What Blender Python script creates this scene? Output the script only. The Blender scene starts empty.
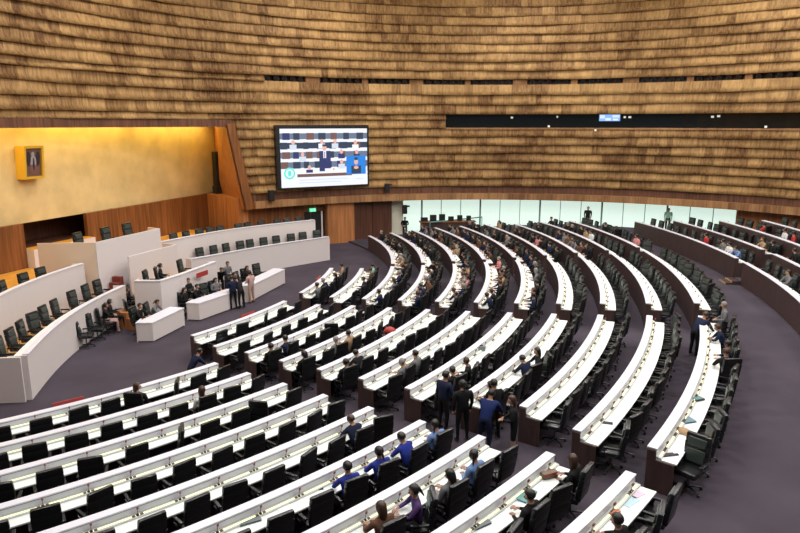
import bpy, bmesh, math, random
from mathutils import Vector, Matrix
random.seed(7)
PI = math.pi
COL = bpy.context.scene.collection

# ------------------------------------------------------------------ layout
# metres; viewer's gallery at the origin, hemicycle centred on (CX, CY)
CX, CY = -26.08, 37.17
AX = math.radians(-19.3)                   # the chamber's axis of symmetry
CAMH, PITCH, FPX = 9.0, 0.2143, 657.25
def inv(t, s):
    return (CX + t*math.cos(AX) - s*math.sin(AX), CY + t*math.sin(AX) + s*math.cos(AX))
RX, RY = inv(34.2, 0)                      # centre of the round room
RW = 26.4
def fl(i):
    if i <= 2: return 0.0
    return .0477*(i-1) + .0064*(i-1)**2
def rr(i):
    return 22.0767 + 1.7469*(i-1) + .0017*(i-6)**2
def pol(r, deg):
    a = math.radians(deg); return (CX + r*math.cos(a), CY + r*math.sin(a))

# ------------------------------------------------------------------ materials
def new_mat(name):
    m = bpy.data.materials.new(name); m.use_nodes = True
    nt = m.node_tree; b = nt.nodes['Principled BSDF']; return m, nt, b
def mat(name, col, rough=.5, metal=0, noise=0, scale=20, spec=.5, emis=None, estr=0, stretch=None):
    m, nt, b = new_mat(name)
    b.inputs['Base Color'].default_value = (*col, 1); b.inputs['Roughness'].default_value = rough
    b.inputs['Metallic'].default_value = metal; b.inputs['Specular IOR Level'].default_value = spec
    if noise:
        tc = nt.nodes.new('ShaderNodeTexCoord'); mp = nt.nodes.new('ShaderNodeMapping')
        if stretch: mp.inputs['Scale'].default_value = stretch
        n = nt.nodes.new('ShaderNodeTexNoise'); n.inputs['Scale'].default_value = scale; n.inputs['Detail'].default_value = 5
        r = nt.nodes.new('ShaderNodeValToRGB')
        r.color_ramp.elements[0].position = .3; r.color_ramp.elements[1].position = .7
        r.color_ramp.elements[0].color = (*[c*(1-noise) for c in col], 1)
        r.color_ramp.elements[1].color = (*[min(1, c*(1+noise)) for c in col], 1)
        nt.links.new(tc.outputs['Object'], mp.inputs[0]); nt.links.new(mp.outputs[0], n.inputs['Vector'])
        nt.links.new(n.outputs['Fac'], r.inputs[0]); nt.links.new(r.outputs[0], b.inputs['Base Color'])
    if emis:
        b.inputs['Emission Color'].default_value = (*emis, 1); b.inputs['Emission Strength'].default_value = estr
    return m
def wood_tiles(name, dark, light, grain=(3, 3, .35)):
    """one colour per shingle (face attribute) with a vertical grain over it"""
    m, nt, b = new_mat(name); L = nt.links
    at = nt.nodes.new('ShaderNodeAttribute'); at.attribute_name = 'tint'
    tc = nt.nodes.new('ShaderNodeTexCoord'); mp = nt.nodes.new('ShaderNodeMapping'); mp.inputs['Scale'].default_value = grain
    n = nt.nodes.new('ShaderNodeTexNoise'); n.inputs['Scale'].default_value = 2.2; n.inputs['Detail'].default_value = 6; n.inputs['Roughness'].default_value = .65
    L.new(tc.outputs['Object'], mp.inputs[0]); L.new(mp.outputs[0], n.inputs['Vector'])
    n2 = nt.nodes.new('ShaderNodeTexNoise'); n2.inputs['Scale'].default_value = .22; n2.inputs['Detail'].default_value = 3
    L.new(tc.outputs['Object'], n2.inputs['Vector'])
    a1 = nt.nodes.new('ShaderNodeMath'); a1.operation = 'MULTIPLY_ADD'; a1.inputs[1].default_value = .27
    L.new(at.outputs['Fac'], a1.inputs[0])
    a2 = nt.nodes.new('ShaderNodeMath'); a2.operation = 'MULTIPLY'; a2.inputs[1].default_value = .95
    L.new(n.outputs['Fac'], a2.inputs[0]); L.new(a2.outputs[0], a1.inputs[2])
    a3 = nt.nodes.new('ShaderNodeMath'); a3.operation = 'MULTIPLY_ADD'; a3.inputs[1].default_value = .75
    L.new(n2.outputs['Fac'], a3.inputs[0]); L.new(a1.outputs[0], a3.inputs[2])
    r = nt.nodes.new('ShaderNodeValToRGB'); r.color_ramp.elements[0].position = .50; r.color_ramp.elements[1].position = .88
    r.color_ramp.elements[0].color = (*dark, 1); r.color_ramp.elements[1].color = (*light, 1)
    a4 = nt.nodes.new('ShaderNodeMath'); a4.operation = 'MULTIPLY'; a4.inputs[1].default_value = .7; L.new(a3.outputs[0], a4.inputs[0])
    L.new(a4.outputs[0], r.inputs[0]); L.new(r.outputs[0], b.inputs['Base Color'])
    b.inputs['Roughness'].default_value = .62; b.inputs['Specular IOR Level'].default_value = .25
    return m
M = {}
M['tile'] = wood_tiles('shingle_wood', (.12, .050, .014), (.54, .325, .125), (3.4, 3.4, .35))
M['fascia'] = wood_tiles('fascia_wood', (.17, .075, .03), (.46, .25, .11), (4, 4, .2))
M['brown_band'] = mat('brown_band_wood', (.13, .052, .026), .5, noise=.5, scale=2, stretch=(4, 4, .2))
M['wainscot'] = mat('red_brown_wood', (.20, .073, .020), .45, noise=.45, scale=1.6, stretch=(5, 5, .2))
M['pillar'] = mat('orange_wood', (.40, .16, .055), .45, noise=.35, scale=1.6, stretch=(5, 5, .2))
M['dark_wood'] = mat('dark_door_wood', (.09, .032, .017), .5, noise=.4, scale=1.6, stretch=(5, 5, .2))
M['desk_wood'] = mat('desk_dark_veneer', (.062, .036, .032), .42, noise=.3, scale=3, stretch=(3, 3, .5))
M['gold'] = mat('gold_leaf_plaster', (.68, .52, .25), .5, noise=.13, scale=.9)
M['white_top'] = mat('white_laminate', (.72, .72, .80), .35)
M['work_top'] = mat('work_surface_white', (.84, .88, .86), .3)
M['console'] = mat('console_grey', (.60, .61, .60), .4)
M['glow'] = mat('desk_led_strip', (.8, .8, .5), .5, emis=(.95, 1, .52), estr=.75)
M['carpet'] = mat('purple_grey_carpet', (.064, .053, .068), .95, noise=.14, scale=.6, spec=.1)
M['leather'] = mat('black_leather', (.0105, .0115, .013), .33, spec=.5)
M['mic_base'] = mat('mic_base_bronze', (.16, .10, .06), .5)
M['leather_lit'] = mat('leather_desk_glow', (.040, .052, .047), .35)  # black leather with the desk glow's greenish reflection put into the colour
M['chrome'] = mat('brushed_metal', (.16, .165, .17), .3, metal=.9)
M['plastic'] = mat('black_plastic', (.012, .012, .014), .4)
M['white_panel'] = mat('white_painted_panel', (.72, .66, .65), .5)
M['cream_panel'] = mat('cream_painted_panel', (.70, .55, .42), .5)
M['orange_floor'] = mat('amber_wood_floor', (.62, .30, .05), .4, noise=.2, scale=3)
M['black'] = mat('matt_black', (.006, .006, .007), .6)
M['dark_glass'] = mat('dark_control_glass', (.008, .010, .011), .12)
M['glass'] = mat('frosted_daylight_glass', (.5, .6, .55), .3, emis=(.72, .90, .80), estr=.85)
M['mullion'] = mat('window_mullion', (.30, .42, .40), .4)
M['red'] = mat('red_cloth', (.35, .03, .025), .6)
M['red_brown'] = mat('red_brown_leather', (.25, .07, .045), .5)
M['paper'] = mat('white_paper', (.85, .86, .85), .6)
M['paper_blue'] = mat('pale_blue_paper', (.50, .68, .74), .6)
M['tan'] = mat('tan_cloth', (.42, .27, .15), .7)
M['teal'] = mat('teal_folder', (.12, .30, .30), .5)
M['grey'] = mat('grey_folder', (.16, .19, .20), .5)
M['exit'] = mat('exit_green', (.02, .4, .2), .5, emis=(.15, .9, .5), estr=1.0)
M['lamp'] = mat('lamp_white', (.9, .9, .9), .5, emis=(1, .98, .95), estr=4)
M['ceil'] = mat('ceiling_paint', (.75, .74, .72), .8)
M['wallwhite'] = mat('pale_wall', (.70, .68, .56), .6)
def emit(name, col, s=1.0):
    return mat(name, tuple(c*.2 for c in col), .5, emis=col, estr=s)

# ------------------------------------------------------------------ helpers
def link(name, me, mats=(), parent=None, loc=None, rz=0):
    o = bpy.data.objects.new(name, me); COL.objects.link(o)
    for m in mats:
        if me is not None and m.name not in [x.name for x in me.materials if x]: me.materials.append(m)
    if parent: o.parent = parent
    if loc is not None: o.location = loc
    if rz: o.rotation_euler = (0, 0, rz)
    return o
def tag(o, label, cat, group=None, kind=None):
    o['label'] = label; o['category'] = cat
    if group: o['group'] = group
    if kind: o['kind'] = kind
    return o
def structure(o):
    o['kind'] = 'structure'; return o
def empty(name, loc=(0, 0, 0), rz=0):
    o = bpy.data.objects.new(name, None); COL.objects.link(o); o.location = loc; o.rotation_euler = (0, 0, rz)
    o.empty_display_size = .1
    return o
def box(bm, x0, x1, y0, y1, z0, z1, mi=0, mtx=None):
    vs = [bm.verts.new(Vector(c)) for c in ((x0,y0,z0),(x1,y0,z0),(x1,y1,z0),(x0,y1,z0),(x0,y0,z1),(x1,y0,z1),(x1,y1,z1),(x0,y1,z1))]
    if mtx:
        for v in vs: v.co = mtx @ v.co
    fs = [bm.faces.new([vs[k] for k in f]) for f in ((3,2,1,0),(4,5,6,7),(0,1,5,4),(1,2,6,5),(2,3,7,6),(3,0,4,7))]
    for f in fs: f.material_index = mi
    return vs
def cyl(bm, p0, p1, r0, r1=None, n=10, mi=0):
    r1 = r0 if r1 is None else r1
    p0, p1 = Vector(p0), Vector(p1); d = (p1-p0).normalized()
    a = d.orthogonal().normalized(); b = d.cross(a)
    A = [bm.verts.new(p0 + (a*math.cos(2*PI*k/n) + b*math.sin(2*PI*k/n))*r0) for k in range(n)]
    B = [bm.verts.new(p1 + (a*math.cos(2*PI*k/n) + b*math.sin(2*PI*k/n))*r1) for k in range(n)]
    fs = [bm.faces.new((A[k], A[(k+1) % n], B[(k+1) % n], B[k])) for k in range(n)]
    fs += [bm.faces.new(A[::-1]), bm.faces.new(B)]
    for f in fs: f.material_index = mi
def tube(bm, pts, r, n=6):
    for a, b in zip(pts, pts[1:]): cyl(bm, a, b, r, r, n)
def finish(bm, name, smooth=False, bevel=0, seg=2):
    bmesh.ops.recalc_face_normals(bm, faces=bm.faces)
    if bevel:
        es = [e for e in bm.edges if e.is_manifold and len(e.link_faces) == 2 and e.calc_face_angle(0) > .6]
        bmesh.ops.bevel(bm, geom=es, offset=bevel, segments=seg, affect='EDGES', profile=.6)
    me = bpy.data.meshes.new(name); bm.to_mesh(me); bm.free()
    if smooth:
        for p in me.polygons: p.use_smooth = True
        try: me.set_sharp_from_angle(angle=math.radians(38))
        except Exception: pass
    return me
def sweep(bm, path, profile, mi=0):
    """profile: closed list of (offset, z); path: function values [(point(offset) -> xy)]"""
    rings = []
    for fn in path:
        rings.append([bm.verts.new((*fn(o), z)) for o, z in profile])
    n = len(profile)
    for a, b in zip(rings, rings[1:]):
        for k in range(n):
            f = bm.faces.new((a[k], a[(k+1) % n], b[(k+1) % n], b[k])); f.material_index = mi
    for r_ in (rings[0][::-1], rings[-1]):
        f = bm.faces.new(r_); f.material_index = mi
def rect(o0, o1, z0, z1): return [(o0, z0), (o1, z0), (o1, z1), (o0, z1)]
def arc_path(R, a0, a1, step=1.0):
    n = max(2, int(abs(a1-a0)/step)+1)
    return [(lambda o, a=a0+(a1-a0)*k/n: pol(R+o, a)) for k in range(n+1)]
def copy_obj(o, parent=None):
    c = o.copy(); COL.objects.link(c)
    if parent: c.parent = parent
    for ch in o.children: copy_obj(ch, c)
    return c

# ------------------------------------------------------------------ room shell
OPEN_A, OPEN_B = 130.4, 191.0               # recess behind the rostrum, in room angles
def rp(R, deg):
    a = math.radians(deg); return (RX + R*math.cos(a), RY + R*math.sin(a))
def ring_pt(r, az): return rp(r, az)
def room_angle(u):                          # wall angle seen in column u (800 px wide frame)
    x = (u-400)/FPX; d = Vector((x, 1/math.cos(PITCH))).normalized()
    b = d.dot(Vector((RX, RY))); t = b + math.sqrt(b*b - (RX*RX+RY*RY) + RW*RW)
    return math.degrees(math.atan2(d.y*t-RY, d.x*t-RX))
WA0, WA1 = -62.0, 216.0                     # the wall stops either side of the viewers' gallery
ROW = .655
def shingle_wall():
    rows = []
    z = 4.17
    for k in range(7): rows.append((z, z+(8.64-4.17)/7*1.0)); z += (8.64-4.17)/7
    rows.append(('gap', 8.64, 9.70))
    z = 9.70
    for k in range(3): rows.append((z, z+.72)); z += .72
    rows.append(('band', z, z+.42)); z += .42
    while z < 19.6: rows.append((z, z+ROW)); z += ROW
    SL0, SL1 = WA0, room_angle(445.6)       # the control-room window runs from here to the right
    BD1 = room_angle(266)
    out = []
    for r_ in rows:
        if r_[0] == 'gap':
            out.append(('low', 9.28, 9.70, SL1, WA1)) ; out.append(('low', 8.64, 9.28, SL1, 132.3))
        elif r_[0] == 'band':
            out.append(('n', r_[1], r_[2], BD1, WA1))
        elif r_[0] < 8.6:
            out.append(('l', r_[0], r_[1], WA0, 'edge')); out.append(('l', r_[0], r_[1], OPEN_B+.5, WA1))
        else: out.append(('n', r_[0], r_[1], WA0, WA1))
    return out
def edge_angle(z):                          # slanting right-hand edge of the recess
    return 130.4 + (4.2-(z))*(-.55) if z < 8.7 else 133.0
bm = bmesh.new(); lay = bm.faces.layers.float.new('tint_f')
for kind, z0, z1, a0, a1 in shingle_wall():
    if a1 == 'edge': a1 = edge_angle((z0+z1)/2)-.6
    a = a0
    while a < a1-1e-6:
        w = random.uniform(.9, 2.2); b = min(a1, a+w)
        if a1-b < .3: b = a1
        if kind == 'low':                   # plain band beside the window slot
            pass
        o_b = -random.uniform(.15, .21); o_t = random.uniform(-.02, .03)   # bottom leans into the room
        tl = random.uniform(-.012, .012)
        dz = random.uniform(-.012, .0)
        def wv(q, z0=z0): return .045*math.sin(q*.21+z0*7.3)+.03*math.sin(q*.53+z0*3.1)
        def wz(q, z0=z0): return .035*math.sin(q*.31+z0*5.7) if (abs(z0-8.64) > .1 and z0 > 4.3 and abs(z0-9.28) > .1 and abs(z0-9.7) > .01) else 0
        zm = z0+(z1-z0)*.42
        p = [(*rp(RW+o_b+tl+wv(a), a), z0+dz+wz(a)), (*rp(RW+o_b-tl+wv(b), b), z0+dz+wz(b)),
             (*rp(RW-.035-tl+wv(b)*.5, b), zm), (*rp(RW-.035+tl+wv(a)*.5, a), zm),
             (*rp(RW+o_t-tl, b), z1+.04), (*rp(RW+o_t+tl, a), z1+.04),
             (*rp(RW+.12, a), z0), (*rp(RW+.12, b), z0)]
        v = [bm.verts.new(q) for q in p]
        t = random.random()
        for f in (bm.faces.new((v[0], v[1], v[2], v[3])), bm.faces.new((v[3], v[2], v[4], v[5])), bm.faces.new((v[1], v[0], v[6], v[7]))): f[lay] = t; f.smooth = True
        a = b
me = bpy.data.meshes.new('shingles')
tints = [f[lay] for f in bm.faces]
bm.to_mesh(me); bm.free()
def set_tint(me, vals):
    at = me.attributes.new('tint', 'FLOAT', 'FACE')
    for k, t in enumerate(vals): at.data[k].value = t
set_tint(me, tints)
structure(link('wall_round', me, [M['tile']]))
# backing behind the shingles
def ring_mesh(name, R0, R1, z0, z1, a0, a1, step=2, tint=False):
    bm = bmesh.new(); n = max(1, int(round(abs(a1-a0)/step)))
    prof = rect(R0, R1, z0, z1)
    path = [(lambda o, a=a0+(a1-a0)*k/n: rp(o, a)) for k in range(n+1)]
    sweep(bm, path, prof)
    bmesh.ops.recalc_face_normals(bm, faces=bm.faces)
    m_ = bpy.data.meshes.new(name); bm.to_mesh(m_); bm.free()
    if tint: set_tint(m_, [random.random() for _ in m_.polygons])
    return m_
structure(link('wall_backing_upper', ring_mesh('b', RW+.13, RW+.4, 9.7, 11.86, WA0, WA1), [M['brown_band']]))
structure(link('wall_backing_top', ring_mesh('b', RW+.13, RW+.4, 12.28, 19.8, WA0, WA1), [M['brown_band']]))
structure(link('wall_backing_band', ring_mesh('b', RW+.5, RW+.7, 11.8, 12.35, WA0, WA1), [M['brown_band']]))
structure(link('wall_backing_lower', ring_mesh('b', RW+.13, RW+.4, 4.1, 8.64, WA0, 129.6), [M['brown_band']]))
structure(link('wall_backing_rear', ring_mesh('b', RW+.13, RW+.4, 4.1, 9.7, OPEN_B+.5, WA1), [M['brown_band']]))
structure(link('wall_backing_left', ring_mesh('b', RW+.13, RW+.4, 8.64, 9.7, room_angle(445.6), OPEN_A), [M['brown_band']]))
structure(link('wall_backing_lintel', ring_mesh('b', RW+.13, RW+.4, 9.2, 9.7, OPEN_A, OPEN_B+.5), [M['brown_band']]))
# lintel over the rostrum recess, and its slanting jamb
structure(link('trim_1', ring_mesh('l', RW-.12, RW+.35, 8.78, 9.28, 132.0, OPEN_B+.5), [M['brown_band']]))
structure(link('trim_2', ring_mesh('bb', RW-.02, RW+.4, 3.55, 4.17, WA0, 129.8), [M['brown_band']]))
structure(link('trim_3', ring_mesh('f', RW-.42, RW-.1, 3.12, 3.62, WA0, 129.0, 1, True), [M['fascia']]))
structure(link('trim_4', ring_mesh('soffit', RW-.2, RW+1.6, 3.16, 3.30, WA0, 129.0), [M['brown_band']]))
structure(link('trim_5', ring_mesh('slot_sill', RW-.1, RW+.5, 8.55, 8.66, WA0, room_angle(445.6)), [M['fascia']]))
bpy.data.objects['trim_5'].data and set_tint(bpy.data.objects['trim_5'].data, [.6]*len(bpy.data.objects['trim_5'].data.polygons))
# control-room window
structure(link('window_1', ring_mesh('cw', RW+.35, RW+.45, 8.6, 9.75, WA0, room_angle(445.6)), [M['dark_glass']]))
# frosted glass band and lower wall
GL0, GL1 = room_angle(744), room_angle(405)
g = ring_mesh('glass', RW+.9, RW+1.0, .3, 3.2, GL0, GL1, 3.2)
structure(link('window_2', g, [M['glass']]))
bm = bmesh.new()
n = int((GL1-GL0)/3.2)
for k in range(n+1):
    a = GL0+(GL1-GL0)*k/n
    for da in ((-.05, .05),) if k % 3 else ((-.14, .14),):
        p = [(lambda o, q=a+d: rp(o, q)) for d in da]
        sweep(bm, p, rect(RW+.82, RW+.9, .3, 3.2))
structure(link('trim_6', finish(bm, 'mullions'), [M['mullion']]))
structure(link('wall_right', ring_mesh('wr', RW+.7, RW+.9, .3, 3.2, WA0, GL0), [M['pillar']]))
structure(link('wall_pale', ring_mesh('wp', RW+.6, RW+.9, .0, 3.2, GL1, room_angle(393)), [M['wallwhite']]))
structure(link('wall_back', ring_mesh('wb', RW+.5, RW+.8, .0, 3.2, room_angle(393), 130.5), [M['wainscot']]))
# opaque wall far left
structure(link('wall_left', ring_mesh('wl', RW-.1, RW+.4, -.2, 4.2, OPEN_B, WA1), [M['wainscot']]))

# recess: gold wall, soffit, jamb --------------------------------------------------
def ts_poly(name, pts, z0, z1, mat_, struct=False, top_mat=None):
    bm = bmesh.new()
    lo = [bm.verts.new((*inv(t, s), z0)) for t, s in pts]; hi = [bm.verts.new((*inv(t, s), z1)) for t, s in pts]
    n = len(pts)
    for k in range(n): bm.faces.new((lo[k], lo[(k+1) % n], hi[(k+1) % n], hi[k]))
    bm.faces.new(lo[::-1]); f = bm.faces.new(hi)
    bmesh.ops.recalc_face_normals(bm, faces=bm.faces)
    if top_mat:
        for f in bm.faces:
            if f.normal.z > .9: f.material_index = 1
    me = bpy.data.meshes.new(name); bm.to_mesh(me); bm.free()
    o = link(name, me, [mat_] + ([top_mat] if top_mat else []))
    if struct: structure(o)
    return o
TG = 6.6
ts_poly('wall_gold', [(TG-.3, -19), (TG, -19), (TG, 17.3), (TG-.3, 17.3)], 3.82, 9.4, M['gold'], True)
ts_poly('ceiling_recess', [(TG-.4, -19), (TG-.4, 17.5), (12.6, 15.0), (11.4, 13.4), (9.4, 9.5), (8.0, 5), (7.6, 0), (8.0, -6), (11.6, -14)], 9.29, 9.4, M['brown_band'], True)
def circ_t(s, R=RW): return 34.2 - math.sqrt(R*R - s*s)
bm = bmesh.new()
def quadslab(bm, a, b, c, d, th):           # a,b bottom, c,d top; extruded by th towards +s
    off = Vector(inv(0, th)) - Vector(inv(0, 0)); off = Vector((off.x, off.y, 0))
    A = [bm.verts.new(Vector(q)) for q in (a, b, c, d)]; B = [bm.verts.new(Vector(q)+off) for q in (a, b, c, d)]
    bm.faces.new(A); bm.faces.new(B[::-1])
    for k in range(4): bm.faces.new((A[k], A[(k+1) % 4], B[(k+1) % 4], B[k]))
fb, ft = 13.2, 12.2
quadslab(bm, (*inv(TG, 17.1), 3.1), (*inv(circ_t(fb)+.1, fb), 3.1), (*inv(circ_t(ft)+.1, ft), 9.3), (*inv(TG, 17.1), 9.3), .25)
structure(link('wall_jamb', finish(bm, 'jamb'), [M['pillar']]))
bm = bmesh.new()                            # slanting trim board at the end of the shingles
quadslab(bm, (*inv(circ_t(fb)+.35, fb-.1), 3.1), (*inv(circ_t(fb+.5)+.3, fb+.42), 3.1), (*inv(circ_t(ft+.5)+.3, ft+.42), 9.0), (*inv(circ_t(ft)+.35, ft-.1), 9.0), .12)
structure(link('trim_7', finish(bm, 'jambtrim'), [M['wainscot']]))
# wainscot either side of the dark opening
def px_floor(u, v, z):                      # helper used while laying out: point on height z
    x = (u-400)/FPX; y = -(v-266.5)/FPX
    d = (x, math.cos(PITCH)+y*math.sin(PITCH), -math.sin(PITCH)+y*math.cos(PITCH)); t = (z-CAMH)/d[2]
    return (d[0]*t, d[1]*t)
ts_poly('wall_wainscot_left', [(TG+.1, -19), (TG+.35, -19), (TG+.35, -.75), (TG+.1, -.75)], 0, 3.86, M['wainscot'], True)
ts_poly('wall_wainscot_right', [(TG+.1, 3.55), (TG+.35, 3.55), (TG+.35, 16.6), (TG+.1, 16.6)], 0, 3.86, M['wainscot'], True)
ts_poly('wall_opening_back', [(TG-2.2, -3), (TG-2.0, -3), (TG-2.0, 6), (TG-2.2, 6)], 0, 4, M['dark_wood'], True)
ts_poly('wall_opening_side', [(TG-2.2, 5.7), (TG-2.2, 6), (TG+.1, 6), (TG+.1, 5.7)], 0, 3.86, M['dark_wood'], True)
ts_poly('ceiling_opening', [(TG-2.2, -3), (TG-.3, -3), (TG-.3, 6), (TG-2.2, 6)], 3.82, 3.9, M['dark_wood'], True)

# ------------------------------------------------------------------ floor: tiers
def inside_room(x, y, R): return math.hypot(x-RX, y-RY) < R
def floor_mesh():
    bm = bmesh.new(); A0, A1, ST = -84, 46, 1.0
    tiers = [(0.0, rr(2)+.03, 0.0)]
    for i in range(2, 12):
        tiers.append((rr(i)+.03, rr(i+1)+.03 if i < 11 else ER[0]+.03, fl(i)))
    for k in range(4): tiers.append((ER[k]+.03, ER[k+1]+.03 if k < 3 else 60, EZ[k]))
    n = int((A1-A0)/ST); prev = None
    LIM = {11: 12.3, 12: 9.6, 13: 6.6, 14: 3.6}
    def zq(t, th):
        while t in LIM and th > LIM[t]: t -= 1
        return tiers[max(0, t)][2]
    for ti, (r0, r1, z) in enumerate(tiers):
        nr = max(1, int((r1-r0)/1.8))
        for k in range(n):
            a, b = A0+ST*k, A0+ST*(k+1)
            if r0 == 0: nr = 6
            for q in range(nr):
                ra, rb = r0+(r1-r0)*q/nr, r0+(r1-r0)*(q+1)/nr
                if r0 == 0: ra = max(ra, 3)
                m_ = pol((ra+rb)/2, (a+b)/2)
                if not inside_room(*m_, RW+2.4): continue
                z, pv = zq(ti, (a+b)/2), zq(ti-1, (a+b)/2)
                if abs(zq(ti, a-.5)-z) > 1e-6:
                    zz = zq(ti, a-.5); bm.faces.new([bm.verts.new((*pol(R_, a), Z)) for R_, Z in ((ra, zz), (rb, zz), (rb, z), (ra, z))])
                v = [bm.verts.new((*pol(R_, t), z)) for R_, t in ((ra, a), (rb, a), (rb, b), (ra, b))]
                bm.faces.new(v)
                if q == 0 and prev is not None and abs(z-pv) > 1e-6:
                    w = [bm.verts.new((*pol(ra, t), Z)) for t, Z in ((a, pv), (a, z), (b, z), (b, pv))]
                    bm.faces.new(w)
        prev = z
    bmesh.ops.remove_doubles(bm, verts=bm.verts, dist=1e-4)
    me = bpy.data.meshes.new('floor'); bm.to_mesh(me); bm.free(); return me
ER = [43.38, 45.0, 46.25, 47.45]; EZ = [1.30, 1.62, 2.05, 2.42]
structure(link('floor', floor_mesh(), [M['carpet']]))
# ceiling
bm = bmesh.new()
bmesh.ops.create_circle(bm, cap_ends=True, segments=64, radius=RW+.5)
me = bpy.data.meshes.new('ceiling'); bm.to_mesh(me); bm.free()
o = link('ceiling', me, [M['ceil']], loc=(RX, RY, 19.8)); structure(o)

# ------------------------------------------------------------------ rows of desks
END_A = -39.2; BL0, BL1 = -37.3, -20.7; CL0, CL1 = -18.0, -2.0; DL0 = -.4
DEND = {1: 10, 2: 10, 3: 21.6, 4: 22.0, 5: 22.2, 6: 21.8, 7: 20.6, 8: 19.6, 9: 17.2, 10: 16.3, 11: 14.6}
BLK = {'A': 'lower left block', 'B': 'central block', 'C': 'block beyond the cross aisle', 'D': 'farthest block by the glass wall'}
ORD = ['', 'first', 'second', 'third', 'fourth', 'fifth', 'sixth', 'seventh', 'eighth', 'ninth', 'tenth', 'eleventh', 'twelfth', 'thirteenth', 'fourteenth', 'fifteenth', 'sixteenth', 'seventeenth', 'eighteenth', 'nineteenth', 'twentieth', 'twenty-first', 'twenty-second', 'twenty-third', 'twenty-fourth']
MICME = None
def mic_mesh():
    bm = bmesh.new()
    cyl(bm, (0, 0, 0), (0, 0, .02), .035, .03, 8, 0)
    cyl(bm, (0, 0, .02), (.0, .03, .16), .006, .006, 5, 0)
    cyl(bm, (0, .03, .16), (0, .06, .22), .024, .018, 6, 1)
    box(bm, -.11, -.05, -.02, .03, 0, .02, 2); box(bm, .05, .11, -.02, .03, 0, .02, 2)
    me = finish(bm, 'microphone'); 
    for m_ in (M['plastic'], M['red_brown'], M['mic_base']): me.materials.append(m_)
    return me
MICME = mic_mesh()
def desk(R, a0, a1, z, zlow, label, group, seats=(), ends=(True, True), step=1.0, strip=True):
    root = empty('curved_desk', (*pol(R, (a0+a1)/2), z))
    tag(root, label, 'desk', group)
    inv_m = Matrix.Translation((-root.location.x, -root.location.y, -root.location.z))
    def part(name, prof, m_, aa=a0, bb=a1, st=step):
        bm = bmesh.new(); sweep(bm, arc_path(R, aa, bb, st), prof)
        bmesh.ops.transform(bm, matrix=inv_m, verts=bm.verts)
        return link(name, finish(bm, name), [m_], root)
    d = math.degrees(.05/R)
    part('front_panel', rect(0.0, .035, zlow, z+.97), M['desk_wood'])
    part('ledge', rect(-.02, .20, z+.97, z+1.0), M['white_top'])
    part('riser', rect(.165, .185, z+.825, z+.95), M['white_top'])
    part('ledge_shadow', rect(.165, .190, z+.95, z+.97), M['grey'])  # dark strip painting the shade under the ledge overhang
    part('console', [(.19, z+.82), (.30, z+.80), (.30, z+.765), (.17, z+.765), (.17, z+.82)], M['console'])
    part('work_surface', [(.17, z+.735), (.17, z+.765), (.62, z+.765), (.62, z+.735)], M['work_top'])
    part('modesty_board', rect(.035, .07, z+.02, z+.735), M['desk_wood'])
    if strip:
        bm = bmesh.new(); sweep(bm, arc_path(R, a0+.1, a1-.1, step), [(.235, z+.813), (.235, z+.822), (.270, z+.815), (.270, z+.806)])
        bmesh.ops.transform(bm, matrix=inv_m, verts=bm.verts)
        link('light_strip', finish(bm, 'strip'), [M['glow']], root)
    for e, a in ((ends[0], a0), (ends[1], a1)):
        if not e: continue
        s = 1 if a == a1 else -1
        p = [(lambda o, q=a+s*k*d*.8: pol(R+o, q)) for k in (0, 1)]
        bm = bmesh.new(); sweep(bm, p, [(0, z), (.58, z), (.58, z+.733), (.19, z+.733), (.19, z+.955), (0, z+.955)])
        bmesh.ops.transform(bm, matrix=inv_m, verts=bm.verts)
        link('end_panel', finish(bm, 'end'), [M['desk_wood']], root)
    if 1:
        for a in seats:
            m_ = bpy.data.objects.new('microphone', MICME); COL.objects.link(m_); m_.parent = root
            x, y = pol(R+.25, a); m_.location = (x-root.location.x, y-root.location.y, .81); m_.rotation_euler.z = math.radians(a)-PI/2
    return root
SEATS = {}                                  # (block, ring) -> list of angles
PITCHM = {'A': .90, 'B': .87, 'C': .82, 'D': .84}
def slots(R, a0, a1, pitch):
    n = max(1, int(round(math.radians(a1-a0)*R/pitch))); w = (a1-a0)/n
    return [a0+w*(k+.5) for k in range(n)]
for i in range(1, 12):
    blocks = [('B', BL0, BL1), ('C', CL0, CL1)]
    if i >= 3: blocks = [('A', -60.5, END_A), ('B', {8: -35.9, 9: -35.9, 10: -37.1, 11: -37.3}.get(i, -36.35), BL1), ('C', CL0, CL1), ('D', DL0, DEND[i])]
    if i == 1: blocks = [('B', -35.6, -20.7), ('C', -16.6, CL1)]
    if i == 2: blocks = [('B', -36.4, -20.7), ('C', -17.4, CL1)]
    for b, a0, a1 in blocks:
        R = rr(i); z = fl(i)
        av = slots(R+.7, a0, a1, PITCHM[b] if i > 2 else 1.1); SEATS[b, i] = av
        vis = [a for a in av if not (b == 'A' and a < {3:-57, 4:-57.5, 5:-57.5, 6:-57, 7:-56.5, 8:-54, 9:-51, 10:-48, 11:-46}[i])]
        SEATS[b, i] = vis
        row = ORD[i-2] if b in 'AD' else ORD[i]
        lab = 'white-topped curved desk, ' + row + ' row from the front in the ' + BLK[b]
        desk(R, a0, a1, z, fl(i-1)+.005, lab, 'curved desks of the '+BLK[b], seats=vis)
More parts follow.
